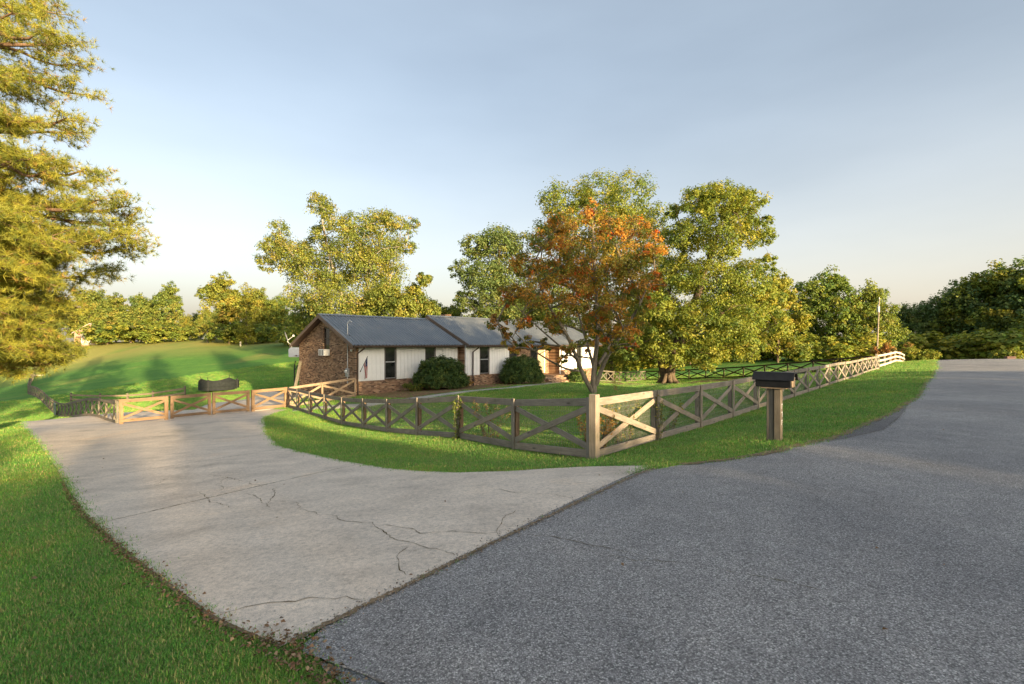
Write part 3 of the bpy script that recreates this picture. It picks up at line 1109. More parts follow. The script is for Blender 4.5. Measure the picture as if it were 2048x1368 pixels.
# new cedar: panel, two gate leaves, panel
for k, (t0, t1, nm, lab, cat, w0) in enumerate(((0.0, 0.25, 'fence_panel', 'orange cedar X-braced panel at the left of the driveway gate', 'fence', 1), (0.265, 0.495, 'gate_leaf', 'left leaf of the orange cedar driveway gate', 'gate', 0),
                                                (0.505, 0.735, 'gate_leaf', 'right leaf of the orange cedar driveway gate', 'gate', 0), (0.75, 0.99, 'fence_panel', 'orange cedar X-braced panel between the gate and the grey fence', 'fence', 2))):
    p2, q2 = G0.lerp(G4, t0), G0.lerp(G4, t1)
    P, Q = Vector((p2.x, p2.y, tz(*p2))), Vector((q2.x, q2.y, tz(*q2)))
    root = tag(empty(nm, P), lab, cat)
    o = P.copy()
    UZ = Vector((0, 0, 1))
    tf = (Q - P)
    tf.z = 0
    tf.normalize()
    nb = Vector((tf.y, -tf.x, 0))
    H = 1.16
    pw = 0.17 if w0 else 0.15
    zb = 0.06 if not w0 else -0.25
    board('post', P + tf * 0.06 + UZ * zb, P + tf * 0.06 + UZ * H, pw, pw * 0.9, MT['wood_new'], root, up=nb, root=o)
    board('post', Q - tf * 0.06 + UZ * zb, Q - tf * 0.06 + UZ * H, pw, pw * 0.9, MT['wood_new'], root, up=nb, root=o)
    board('rail', P + nb * 0.1 + UZ * (H - 0.08), Q + nb * 0.1 + UZ * (H - 0.08), 0.155, 0.036, MT['wood_new'], root, root=o)
    board('rail', P + nb * 0.1 + UZ * 0.17, Q + nb * 0.1 + UZ * 0.17, 0.14, 0.036, MT['wood_new'], root, root=o)
    board('brace', P + tf * 0.12 + nb * 0.082 + UZ * 0.30, Q - tf * 0.12 + nb * 0.082 + UZ * (H - 0.21), 0.022, 0.11, MT['wood_new'], root, up=nb, root=o)
    board('brace', P + tf * 0.12 + nb * 0.106 + UZ * (H - 0.21), Q - tf * 0.12 + nb * 0.106 + UZ * 0.30, 0.022, 0.11, MT['wood_new'], root, up=nb, root=o)
    if k == 2:
        mb = MB()
        mb.tube([Vector((0.04, 0, 0.7)) + nb * 0.09, Vector((0.04, 0, 0.7)) + nb * 0.16 + tf * 0.1], 0.012, 6)
        mb.build('latch', MT['dark_slot'], root)
# tan pine fence from the gate to the house corner
HC = HW(-0.12, -0.22)
FT = [tuple(G4.lerp(Vector((HC.x, HC.y)), t)) for t in (0.03, 0.5, 1.0)]
x_fence('yard_fence', 'short tan pine X-braced fence joining the gate to the brick house corner', None, FT, 1.15, MT['wood_tan'], side=1)
# pale three-rail fence beyond
FW = [(30.9, 42.4), (34.2, 45.9), (37.4, 49.4), (40.6, 53.0), (43.8, 56.5), (47, 60)]
wf = tag(empty('rail_fence', (*FW[0], tz(*FW[0]))), 'pale three-rail fence at the far end beside the road', 'fence')
o = wf.location.copy()
WZ = [tz(*p) for p in FW]
for i, p in enumerate(FW):
    b = Vector((*p, WZ[i]))
    board('post', b - Vector((0, 0, 0.2)), b + Vector((0, 0, 1.3)), 0.13, 0.13, MT['wood_white'], wf, up=Vector((0.75, -0.66, 0)), root=o)
    if i < len(FW) - 1:
        q = Vector((*FW[i + 1], WZ[i + 1]))
        for z in (0.28, 0.70, 1.14):
            board('rail', b + Vector((0.07, -0.06, z)), q + Vector((0.07, -0.06, z)), 0.17, 0.04, MT['wood_white'], wf, root=o)
# weathered two-rail fence past the gate
rk = [at(142, 800, 50), at(200, 800, 49), at(255, 798, 48.2), at(306, 795, 47.5), at(370, 792, 46.6)]
rf = tag(empty('rail_fence', (rk[0].x, rk[0].y, tz(rk[0].x, rk[0].y))), 'low two-rail fence on the field beyond the cedar gate', 'fence')
o = rf.location.copy()
for i, p in enumerate(rk):
    b = Vector((p.x, p.y, tz(p.x, p.y)))
    board('post', b - Vector((0, 0, 0.2)), b + Vector((0, 0, 0.95)), 0.13, 0.13, MT['wood_old'], rf, up=Vector((0, -1, 0)), root=o)
    if i < len(rk) - 1:
        q = Vector((rk[i + 1].x, rk[i + 1].y, tz(rk[i + 1].x, rk[i + 1].y)))
        for z in (0.3, 0.72):
            board('rail', b + Vector((0, -0.09, z)), q + Vector((0, -0.09, z)), 0.15, 0.04, MT['wood_tan'], rf, root=o)

# ------------------------------------------------------------------ house
house = empty('house', HO, HA)
tag(house, 'long single-storey brick and white-panelled house with grey ribbed metal roof', 'house')
W = 7.3
EZ = 3.0            # eave height
SL = 0.46          # roof slope
XA0, XA1 = 0.0, 8.05
XB1 = 24.2
YB = -0.55          # front of the middle wing
ridge_a = EZ + SL * (W / 2 + 0.45)
ridge_b = EZ + SL * (W / 2 + 1.0)


def roof_z(y, wing):
    e = 0.45 if wing == 'a' else 1.0
    r = EZ + SL * (W / 2 + e)
    return r - SL * abs(y - W / 2)


# gable wall with a window opening (local y runs to the back)
WY0, WY1, WZ0, WZ1 = 3.05, 3.85, 2.74, 4.08
mb = MB()
top = lambda y: roof_z(y, 'a') - 0.16
mb.prism([(0.06, -0.3), (WY0, -0.3), (WY0, top(WY0)), (0.06, top(0.06))], 'x', 0.0, 0.14)
mb.prism([(WY1, -0.3), (W, -0.3), (W, top(W)), (W / 2, top(W / 2)), (WY1, top(WY1))], 'x', 0.0, 0.14)
mb.box((0.0, WY0 - 0.001, -0.3), (0.14, WY1 + 0.001, WZ0))
mb.prism([(WY0 - 0.001, WZ1), (WY1 + 0.001, WZ1), (WY1 + 0.001, top(WY1)), (WY0 - 0.001, top(WY0))], 'x', 0.0, 0.14)
mb.build('gable_wall', MT['brick_y'], house)
mb = MB()
mb.prism([(0.13, -0.3), (W, -0.3), (W, top(W) - 0.02), (W / 2, top(W / 2) - 0.02), (0.13, top(0.13) - 0.02)], 'x', 0.141, XA1)
mb.build('left_wing_wall', MT['brick_x'], house)
mb = MB()
mb.box((0.002, -0.03, -0.3), (0.2, 0.059, EZ + 0.04))
mb.box((0.2, -0.03, -0.3), (XA1 - 0.02, 0.128, 0.86))
mb.build('brick_skirt', MT['brick_x'], house)
topb = lambda y: roof_z(y, 'b') - 0.16
RX0, RX1 = 15.9, 18.9     # recessed porch
mb = MB()
mb.prism([(YB + 0.1, -0.35), (W, -0.35), (W, topb(W)), (W / 2, topb(W / 2)), (YB + 0.1, topb(YB))], 'x', XA1 + 0.001, RX0)
mb.prism([(0.75, -0.35), (W, -0.35), (W, topb(W)), (W / 2, topb(W / 2)), (0.75, topb(0.75))], 'x', RX0, RX1)
mb.prism([(YB + 0.1, -0.35), (W, -0.35), (W, topb(W)), (W / 2, topb(W / 2)), (YB + 0.1, topb(YB))], 'x', RX1, XB1)
mb.build('main_wall', MT['brick_x'], house)
mb = MB()
mb.box((XA1 + 0.05, YB - 0.05, -0.3), (RX0 - 0.03, YB + 0.098, 0.86))
mb.build('brick_skirt', MT['brick_x'], house)
mb = MB()
mb.box((RX1 + 0.03, YB - 0.05, -0.3), (XB1 - 0.03, YB + 0.098, 0.86))
mb.build('brick_skirt', MT['brick_x'], house)
mb = MB()
mb.box((13.42, YB - 0.01, 0.862), (14.93, YB + 0.098, EZ + 0.03))
mb.build('brick_pier', MT['brick_x'], house)
mb = MB()
mb.box((XA1 + 0.04, YB - 0.012, 0.862), (XA1 + 0.17, YB + 0.098, EZ + 0.03))
mb.build('corner_trim', MT['siding'], house)


# vertical siding boards between the windows, each its own piece
board_me = {}


def siding(x0, x1, yf, z0, z1, batch):
    n = max(1, round((x1 - x0) / 0.267))
    w = (x1 - x0) / n
    key = (round(w, 3), z0, z1)
    if key not in board_me:
        m = MB()
        m.box((0.006, -0.022, z0), (w - 0.006, 0.0, z1))
        t = m.build('siding_board', MT['siding'], house, bevel=0.005)
        board_me[key] = t.data
        t.location = (x0, yf, 0)
        t.parent = batch
        s = 1
    else:
        s = 0
    for k in range(s, n):
        link('siding_board', board_me[key], None, batch, (x0 + k * w, yf, 0))


def siding_group(x0, x1, yf, z0=0.9, z1=EZ + 0.03):
    m = MB()
    m.box((x0 - 0.02, yf, z0 - 0.03), (x1 + 0.02, yf + 0.02, z1 + 0.02))
    b = m.build('siding_panel', MT['siding'], house)
    siding(x0, x1, yf - 0.002, z0, z1, b)


def window(x0, x1, z0, z1, yf, name='window'):
    m = MB()
    f = 0.055
    m.box((x0, yf - 0.012, z0), (x0 + f, yf + 0.05, z1))
    m.box((x1 - f, yf - 0.012, z0), (x1, yf + 0.05, z1))
    m.box((x0 + f, yf - 0.012, z1 - f), (x1 - f, yf + 0.05, z1))
    m.box((x0 + f, yf - 0.012, z0), (x1 - f, yf + 0.05, z0 + f))
    zm = (z0 + z1) / 2
    wo = m.build(name, MT['brown_trim'], house)
    s = MB()
    g = 0.03
    for a, b, d in ((z0 + f, zm, 0.012), (zm, z1 - f, 0.024)):
        s.box((x0 + f, yf + d, a), (x0 + f + g, yf + d + 0.012, b))
        s.box((x1 - f - g, yf + d, a), (x1 - f, yf + d + 0.012, b))
        s.box((x0 + f + g, yf + d, a), (x1 - f - g, yf + d + 0.012, a + g))
        s.box((x0 + f + g, yf + d, b - g), (x1 - f - g, yf + d + 0.012, b))
    s.build('sash', MT['grey_metal'], wo)
    for a, b, d in ((z0 + f, zm, 0.03), (zm, z1 - f, 0.036)):
        p = MB()
        p.box((x0 + f, yf + d, a), (x1 - f, yf + d + 0.004, b))
        p.build('pane', MT['glass'], wo)
    return wo


YA = 0.052
siding_group(0.26, 1.98, YA)
window(2.0, 2.86, 0.9, EZ + 0.02, YA + 0.006)
siding_group(2.88, 5.06, YA)
window(5.08, 5.95, 0.9, EZ + 0.02, YA + 0.006)
siding_group(5.97, 7.85, YA)
YM = YB + 0.012
siding_group(XA1 + 0.2, 9.42, YM)
window(9.44, 10.4, 0.9, EZ + 0.02, YM + 0.006)
siding_group(10.42, 12.48, YM)
window(12.5, 13.4, 0.9, EZ + 0.02, YM + 0.006)
siding_group(RX1 + 0.2, 21.2, YM)
window(21.22, 22.0, 0.9, EZ + 0.02, YM + 0.006)
siding_group(22.02, XB1 - 0.15, YM)
window(14.95, 15.85, 0.55, EZ - 0.05, YM - 0.012)
m = MB()
m.box((17.25, 0.68, 0.62), (18.2, 0.745, 2.7))
door = m.build('door', MT['red_door'], house)
m = MB()
m.box((17.17, 0.66, 0.6), (17.245, 0.748, 2.78))
m.box((18.205, 0.66, 0.6), (18.28, 0.748, 2.78))
m.box((17.246, 0.66, 2.705), (18.204, 0.748, 2.78))
m.build('door_frame', MT['siding'], house)
m = MB()
m.tube([(18.1, 0.67, 1.55), (18.1, 0.62, 1.55)], 0.03, 8)
m.build('handle', MT['dark_slot'], door)
# porch slab and steps
m = MB()
m.box((15.2, -1.55, -0.4), (19.0, 0.745, 0.52))
m.build('porch', MT['brick_x'], house)
for k in range(2):
    m = MB()
    m.box((15.6, -1.88 - 0.33 * k, -0.4), (18.2, -1.552 - 0.33 * k, 0.34 - 0.18 * k))
    m.build('step', MT['brick_x'], house)
m = MB()
m.tube([(18.85, -0.52, 0.52), (18.85, -0.52, EZ)], 0.05, 8)
m.build('porch_column', MT['siding'], house)

# gable window
m = MB()
m.box((0.06, WY0, WZ0), (0.13, WY0 + 0.06, WZ1))
m.box((0.06, WY1 - 0.06, WZ0), (0.13, WY1, WZ1))
m.box((0.06, WY0 + 0.06, WZ1 - 0.06), (0.13, WY1 - 0.06, WZ1))
m.box((0.05, WY0 + 0.06, (WZ0 + WZ1) / 2 - 0.03), (0.12, WY1 - 0.06, (WZ0 + WZ1) / 2 + 0.03))
gw = m.build('window', MT['brown_trim'], house)
for a, b in ((WZ0, (WZ0 + WZ1) / 2 - 0.03), ((WZ0 + WZ1) / 2 + 0.03, WZ1 - 0.06)):
    p = MB()
    p.box((0.095, WY0 + 0.06, a), (0.1, WY1 - 0.06, b))
    p.build('pane', MT['glass'], gw)
# air conditioner under that window
m = MB()
m.box((-0.38, WY0 - 0.02, WZ0 - 0.4), (0.05, WY1 - 0.1, WZ0 - 0.004))
ac = m.build('air_conditioner', MT['white_plastic'], house, bevel=0.015)
for k in range(2):
    m = MB()
    y0 = WY0 + 0.06 + k * 0.33
    for s in range(5):
        m.box((-0.386, y0, WZ0 - 0.36 + s * 0.065), (-0.37, y0 + 0.2, WZ0 - 0.325 + s * 0.065))
    m.build('grille', MT['dark_slot'], ac)

# roof: deck, trims and single ribbed sheets
OV = 0.42


def roof_wing(x0, x1, wing):
    e = 0.45 if wing == 'a' else 1.0
    rz = EZ + SL * (W / 2 + e)
    yf, yb = -e, W + e
    if wing == 'b':
        yb = W + 1.0
    zf = EZ
    m = MB()
    t = 0.13
    m.prism([(yf, zf - t), (W / 2, rz - t), (yb, roof_z(yb, wing) - t), (yb, roof_z(yb, wing)), (W / 2, rz), (yf, zf)], 'x', x0, x1)
    deck = m.build('roof', MT['brown_trim'], house)
    n = round((x1 - x0 + 0.06) / 0.914)
    pw = (x1 - x0 + 0.06) / n
    # one ribbed sheet in its own frame: u across, v up the slope
    Lf = math.hypot(W / 2 - yf + 0.05, (W / 2 - yf + 0.05) * SL)
    nr = 4
    prof = []
    for r in range(nr):
        c = (r + 0.5) * pw / nr
        q = pw / nr / 2
        prof += [(c - q, 0.0), (c - 0.05, 0.0), (c - 0.02, 0.06), (c + 0.02, 0.06), (c + 0.05, 0.0)]
    prof.append((pw - 0.003, 0.0))
    V, F = [], []
    for v in (0, Lf):
        for (u, h) in prof:
            V.append((u, v, h + 0.008))
    k = len(prof)
    for i in range(k - 1):
        F.append((i, i + 1, k + i + 1, k + i))
    lower = [(u, 0, h) for (u, h) in prof]
    o_ = len(V)
    V += lower
    for i in range(k - 1):
        F.append((o_ + i, o_ + i + 1, i + 1, i))
    me = bpy.data.meshes.new('roof_sheet')
    me.from_pydata(V, [], F)
    me.materials.append(MT['roof'])
    a = math.atan(SL)
    for i in range(n):
        s = link('roof_sheet', me, None, deck)
        s.location = (x0 - 0.03 + i * pw, yf - 0.05, zf - 0.05 * SL + 0.004)
        s.rotation_euler = (a, 0, 0)
        s = link('roof_sheet', me, None, deck)
        s.rotation_euler = (a, 0, math.pi)
        s.location = (x0 - 0.03 + (i + 1) * pw, yb + 0.05, roof_z(yb, wing) - 0.05 * SL + 0.004)
    m = MB()
    m.prism([(W / 2 - 0.17, rz - 0.17 * SL + 0.085), (W / 2, rz + 0.09), (W / 2 + 0.17, rz - 0.17 * SL + 0.085), (W / 2 + 0.17, rz - 0.17 * SL + 0.075), (W / 2, rz + 0.08), (W / 2 - 0.17, rz - 0.17 * SL + 0.075)], 'x', x0 - 0.04, x1 + 0.04)
    m.build('ridge_cap', MT['roof'], deck)
    for xx, s in ((x0, -1), (x1, 1)):
        m = MB()
        xa, xb = sorted((xx + s * 0.003, xx + s * 0.035))
        m.prism([(yf - 0.02, zf - 0.2), (W / 2, rz - 0.2), (W / 2, rz + 0.02), (yf - 0.02, zf + 0.01)], 'x', xa, xb)
        m.build('rake_board', MT['soffit'], deck)
        m = MB()
        m.prism([(yb + 0.02, roof_z(yb, wing) - 0.2), (W / 2 + 0.002, rz - 0.2), (W / 2 + 0.002, rz + 0.02), (yb + 0.02, roof_z(yb, wing) + 0.01)], 'x', xa, xb)
        m.build('rake_board', MT['soffit'], deck)
    # gutter along the front eave
    m = MB()
    m.prism([(yf - 0.12, zf - 0.14), (yf - 0.003, zf - 0.14), (yf - 0.003, zf - 0.02), (yf - 0.13, zf - 0.02), (yf - 0.135, zf - 0.05)], 'x', x0 + 0.02, x1 - 0.02)
    m.build('gutter', MT['brown_trim'], deck)
    m = MB()
    m.box((x0 + 0.04, yf + 0.01, zf - 0.16), (x1 - 0.04, yf + e - 0.05 if wing == 'a' else YB - 0.05, zf - 0.132))
    m.build('soffit_board', MT['soffit'], deck)
    return deck


ra = roof_wing(-OV, XA1 - 0.08, 'a')
rb = roof_wing(XA1 - 0.02, XB1 + OV, 'b')


# downspouts
def downspout(x, yw, ye):
    m = MB()
    m.tube([(x + 0.12, ye, EZ - 0.1), (x + 0.1, ye + 0.04, EZ - 0.22), (x - 0.12, yw - 0.09, EZ - 0.5), (x - 0.12, yw - 0.085, 0.9), (x - 0.1, yw - 0.12, 0.75), (x - 0.1, yw - 0.12, 0.05)], 0.045, 6)
    m.build('downspout', MT['brown_trim'], house)


downspout(0.22, 0.0, -0.45)
downspout(XA1 + 0.75, YB - 0.02, -1.0)
# service mast, conduit and meter on the gable
m = MB()
m.tube([(-0.06, 0.75, 0.7), (-0.06, 0.75, 3.2)], 0.03, 8)
m.tube([(-0.06, 0.75, 3.2), (-0.06, 0.75, 4.35)], 0.032, 8)
m.tube([(-0.06, 0.75, 4.3), (0.06, 0.68, 4.42), (0.16, 0.62, 4.34)], 0.05, 8)
m.build('service_mast', MT['grey_metal'], house)
m = MB()
m.box((-0.13, 0.6, 1.12), (-0.004, 0.9, 1.62))
mt = m.build('electric_meter', MT['grey_metal'], house, bevel=0.02)
m = MB()
m.tube([(-0.13, 0.75, 1.45), (-0.22, 0.75, 1.45)], 0.085, 12)
m.build('dial', MT['white_plastic'], mt)
m = MB()
m.tube([(0.06, 0.75, 3.45), (0.02, 0.75, 3.58)], [0.12, 0.05], 8)
m.build('mast_boot', MT['dark_slot'], house)
m = MB()
m.tube([(-0.02, 0.28, 2.72), (-0.12, 0.26, 2.68)], [0.05, 0.07], 8)
m.build('flood_light', MT['white_plastic'], house)
# chimney
m = MB()
m.box((10.3, 4.3, 4.6), (10.9, 4.85, 5.42))
ch = m.build('chimney', MT['brick_x'], rb)

# ------------------------------------------------------------------ things at the house
# flag hung from a slanted pole
fb, ft = HW(0.33, -0.03, 1.47), HW(0.21, -1.0, 2.36)
flag = tag(empty('flag', fb), 'striped national flag hanging from a slanted pole on the white panels', 'flag')
m = MB()
m.tube([(0, 0, 0), ft - fb], 0.016, 6)
m.tube([Vector((0, 0, 0)) - (ft - fb) * 0.04, (ft - fb) * 0.05], 0.028, 6)
m.build('pole', MT['dark_slot'], flag)


def flag_mat():
    m_, nt, b = new_mat('flag_cloth', 0.85, 0.1)
    uvn = nt.nodes.new('ShaderNodeUVMap')
    sp = nt.nodes.new('ShaderNodeSeparateXYZ')
    nt.links.new(uvn.outputs[0], sp.inputs[0])
    k = math_n(nt, 'FLOOR', math_n(nt, 'MULTIPLY', sp.outputs['X'], 13.0))
    odd = math_n(nt, 'MODULO', k, 2.0)
    c = mixc(nt, odd, (0.42, 0.03, 0.035), (0.72, 0.69, 0.66))
    ca = math_n(nt, 'MULTIPLY', math_n(nt, 'GREATER_THAN', sp.outputs['X'], 6.0 / 13), math_n(nt, 'LESS_THAN', sp.outputs['Y'], 0.4))
    v = nt.nodes.new('ShaderNodeTexVoronoi')
    v.inputs['Scale'].default_value = 16
    nt.links.new(uvn.outputs[0], v.inputs['Vector'])
    star = math_n(nt, 'LESS_THAN', v.outputs['Distance'], 0.28)
    blue = mixc(nt, star, (0.025, 0.035, 0.12), (0.7, 0.7, 0.7))
    c = mixc(nt, ca, c, blue)
    nt.links.new(c, b.inputs['Base Color'])
    return m_


nu, nv = 27, 34
V, UV = [], []
d = ft - fb
for j in range(nv):
    v = j / (nv - 1)
    for i in range(nu):
        u = i / (nu - 1)
        hang = d * (0.45 + 0.53 * u)
        gather = d * 0.72
        t = v ** 0.55 * 0.36
        p = hang.lerp(gather + Vector((0.06, 0.02, 0)) * v, t)
        fold = math.sin(u * 15 + v * 2) * 0.05 * min(1, v * 2.5)
        p = p + Vector((0.6, 0.75, 0)) * fold
        drop = v * (1.0 + 0.22 * (u - 0.5) + 0.05 * math.sin(u * 9))
        V.append(p - Vector((0, 0, drop)))
        UV.append((u, v))
F = [(j * nu + i, j * nu + i + 1, (j + 1) * nu + i + 1, (j + 1) * nu + i) for j in range(nv - 1) for i in range(nu - 1)]
me = mesh_np('cloth', [tuple(p) for p in V], F, smooth=True)
uvl = me.uv_layers.new(name='UVMap')
for l in me.loops:
    uvl.data[l.index].uv = UV[l.vertex_index]
link('cloth', me, flag_mat(), flag)

# satellite dish at the back eave
dp = HW(-0.36, W + 0.3, 2.85)
dish = tag(empty('satellite_dish', dp), 'grey satellite dish on a bent arm at the left roof corner', 'satellite dish')
m = MB()
m.tube([(0, 0, 0), (-0.08, -0.08, 0.22), (-0.2, -0.1, 0.3), (-0.3, -0.12, 0.55)], 0.025, 6)
m.build('mast', MT['grey_metal'], dish)
m = MB()
rings, seg = 6, 20
ax = Vector((0.9, 0.28, 0.3)).normalized()
uu = ax.cross(Vector((0, 0, 1))).normalized()
vv = ax.cross(uu)
cc = Vector((-0.36, -0.13, 0.72))
vs_, fs = [], []
for th in (0.0, -0.015):
    for r in range(rings):
        rr = 0.29 * r / (rings - 1) + 0.001
        for s in range(seg):
            an = 2 * math.pi * s / seg
            vs_.append(cc + uu * math.cos(an) * rr + vv * math.sin(an) * rr * 1.15 + ax * (0.55 * rr * rr + th))
for q in range(2):
    for r in range(rings - 1):
        for s in range(seg):
            b0 = q * rings * seg
            fs.append((b0 + r * seg + s, b0 + r * seg + (s + 1) % seg, b0 + (r + 1) * seg + (s + 1) % seg, b0 + (r + 1) * seg + s))
m.add(vs_, fs)
m.build('reflector', MT['grey_metal'], dish, smooth=True)
m = MB()
m.tube([cc - vv * -0.3, cc + ax * 0.5 + Vector((0, 0, -0.12))], 0.015, 5)
m.box(tuple(cc + ax * 0.5 + Vector((-0.04, -0.04, -0.16))), tuple(cc + ax * 0.5 + Vector((0.06, 0.05, -0.04))))
m.build('feed_arm', MT['white_plastic'], dish)

# basketball hoop behind the gable
bp = at(589.5, 775, 39.5)
bz = tz(bp.x, bp.y)
hoop = tag(empty('basketball_hoop', (bp.x, bp.y, bz), R(35)), 'basketball hoop with white backboard on a thin pole beside the brick gable', 'basketball hoop')
m = MB()
m.tube([(0, 0.12, -0.1), (0, 0.12, 2.75), (0.06, 0.02, 3.1)], 0.045, 8)
m.tube([(0, 0.12, 2.3), (0.25, 0.04, 2.75)], 0.03, 6)
m.build('pole', MT['dark_slot'], hoop)
zc = (EYE - (704.5 - HOR) / FPX * 39.5) - bz
m = MB()
m.prism([(-0.42, zc - 0.38), (0.42, zc - 0.38), (0.46, zc - 0.3), (0.46, zc + 0.25), (0.3, zc + 0.38), (-0.3, zc + 0.38), (-0.46, zc + 0.25), (-0.46, zc - 0.3)], 'y', -0.05, 0.0)
m.build('backboard', MT['white_plastic'], hoop, bevel=0.01)
m = MB()
m.tube([(0.23 * math.cos(a) + 0.1, -0.3 + 0.23 * math.sin(a), zc - 0.28) for a in np.linspace(0, 2 * math.pi, 17)], 0.012, 5, False)
m.box((0.04, -0.08, zc - 0.32), (0.16, -0.051, zc - 0.22))
m.build('rim', MT['rust_box'], hoop)

# plank leaning on the rear corner of the gable
lp0, lp1 = HW(-0.62, W - 0.5, 0), HW(-0.06, W - 0.35, 1.9)
lp0.z = tz(lp0.x, lp0.y)
pl = tag(empty('plank', lp0), 'grey plank leaning against the rear corner of the brick gable', 'plank')
board('body', lp0, lp1, 0.2, 0.05, MT['wood_old'], pl, root=lp0.copy(), up=Vector((-0.7, -0.7, 0)))

# dark netted trampoline past the gate
tb = G(438, 781)
tzz = tz(tb.x, tb.y)
tr = tag(empty('trampoline', (tb.x, tb.y, tzz)), 'low round trampoline with dark sagging net beyond the cedar gate', 'trampoline')
htop = (EYE - (757 - HOR) / FPX * tb.y) - tzz
rad = 0.0355 * tb.y
m = MB()
N = 32
vs_, fs = [], []
for j in range(5):
    for i in range(N):
        a = 2 * math.pi * i / N
        ph = (i % 8) / 8
        sag = 0.3 * math.sin(math.pi * ph) * (j / 4) ** 3
        vs_.append((rad * math.cos(a), rad * math.sin(a), 0.12 + (htop - 0.12 - sag) * j / 4))
for j in range(4):
    for i in range(N):
        fs.append((j * N + i, j * N + (i + 1) % N, (j + 1) * N + (i + 1) % N, (j + 1) * N + i))
m.add(vs_, fs)
m.build('net', MT['black_net'], tr)
m = MB()
m.tube([(rad * math.cos(a), rad * math.sin(a), 0.5) for a in np.linspace(0, 2 * math.pi, 33)], 0.04, 6, False)
m.build('frame_ring', MT['black_net'], tr)
m = MB()
m.prism([((rad - 0.05) * math.cos(a), (rad - 0.05) * math.sin(a)) for a in np.linspace(0, 2 * math.pi, 32, endpoint=False)], 'z', 0.49, 0.52)
m.build('mat', MT['black_net'], tr)
for i in range(4):
    a = 2 * math.pi * i / 4
    m = MB()
    x, y = (rad + 0.04) * math.cos(a), (rad + 0.04) * math.sin(a)
    m.tube([(x, y, 0), (x, y, htop), (x * 1.06, y * 1.06, htop + 0.22)], 0.025, 6)
    m.build('leg', MT['dark_slot'], tr)

# mailbox on a doubled post
mz = tz(4.6, 8.76)
mbx = tag(empty('mailbox', (4.6, 8.76, mz), math.atan2(-0.66, 0.75)), 'black gabled mailbox on a thick double wooden post at the road edge', 'mailbox')
Hp = 0.94
for k, (yy, nm) in enumerate(((-0.0, 'post'), (0.0, 'post'))):
    m = MB()
    L = Hp + 0.25
    m.box((-L / 2, -0.07 if k else -0.05, -0.056), (L / 2, 0.07 if k else 0.05, 0.056))
    o_ = m.build(nm, MT['wood_old'], mbx, bevel=0.01)
    o_.rotation_euler = (0, R(-90), 0)
    o_.location = ((-0.064 if k == 0 else 0.06), 0, Hp / 2 - 0.125)
m = MB()
m.box((-0.2, -0.1, Hp + 0.001), (0.2, 0.1, Hp + 0.022))
m.build('shelf', MT['wood_tan'], mbx)
zb = Hp + 0.023
m = MB()
m.prism([(-0.115, zb), (0.115, zb), (0.135, zb + 0.15), (0.07, zb + 0.235), (-0.07, zb + 0.235), (-0.135, zb + 0.15)], 'x', -0.28, 0.28)
m.build('body', MT['black_paint'], mbx, bevel=0.006)
m = MB()
t = 0.018
out = [(-0.165, zb + 0.125), (-0.09, zb + 0.262), (0.09, zb + 0.262), (0.165, zb + 0.125)]
inn = [(0.147, zb + 0.125), (0.081, zb + 0.241), (-0.081, zb + 0.241), (-0.147, zb + 0.125)]
m.prism(out + inn, 'x', -0.325, 0.335)
m.build('hood', MT['black_paint'], mbx, bevel=0.004)
m = MB()
m.prism([(-0.1, zb + 0.01), (0.1, zb + 0.01), (0.118, zb + 0.145), (0.06, zb + 0.215), (-0.06, zb + 0.215), (-0.118, zb + 0.145)], 'x', 0.282, 0.296)
dr = m.build('door', MT['wood_tan'], mbx, bevel=0.003)
m = MB()
m.tube([(0.297, 0, zb + 0.17), (0.32, 0, zb + 0.17)], 0.014, 8)
m.build('knob', MT['grey_metal'], dr)
m = MB()
for k, z in enumerate((0.66, 0.52, 0.38)):
    m.box((0.1155, -0.03, z), (0.119, 0.03, z + 0.018))
    m.box((0.1155, -0.03 if k != 1 else 0.015, z - 0.07), (0.119, -0.015 if k != 1 else 0.03, z - 0.001))
m.build('number_marks', MT['white_plastic'], mbx)

# utility pole far back
up_ = at(1753, 706, 74)
uz = tz(up_.x, up_.y)
ut = tag(empty('utility_pole', (up_.x, up_.y, uz)), 'tall slim wooden utility pole behind the pale rail fence', 'utility pole')
topz = EYE - (598 - HOR) / FPX * 74 - uz
m = MB()
m.tube([(0, 0, -0.3), (0.2, 0, topz * 0.5), (0.42, 0, topz)], [0.13, 0.11, 0.08], 10)
m.build('shaft', MT['pole_wood'], ut)
m = MB()
m.tube([(0.12, -0.2, topz * 0.8), (0.12, -0.2, topz * 0.8 + 0.85)], 0.2, 10)
m.tube([(0.1, -0.2, topz * 0.8 + 0.85), (0.1, -0.2, topz * 0.8 + 1.1)], 0.05, 6)
m.build('transformer', MT['grey_metal'], ut)
for z in (0.985,):
    m = MB()
    m.tube([(0.42, 0, topz), (0.42, 0, topz + 0.25)], 0.05, 6)
    m.build('insulator', MT['white_plastic'], ut)

# brown cabinet at the far right of the road
bx = at(2020, 721, 56)
bb = tag(empty('cabinet', (bx.x, bx.y, tz(bx.x, bx.y)), R(-20)), 'small brown utility cabinet at the far right road edge', 'cabinet')
m = MB()
m.box((-0.38, -0.3, 0), (0.38, 0.3, 0.62))
m.build('body', MT['rust_box'], bb, bevel=0.02)
m = MB()
m.prism([(-0.34, 0.623), (0.34, 0.623), (0.34, 0.68), (-0.34, 0.72)], 'x', -0.41, 0.41)
m.build('lid', MT['rust_box'], bb, bevel=0.01)

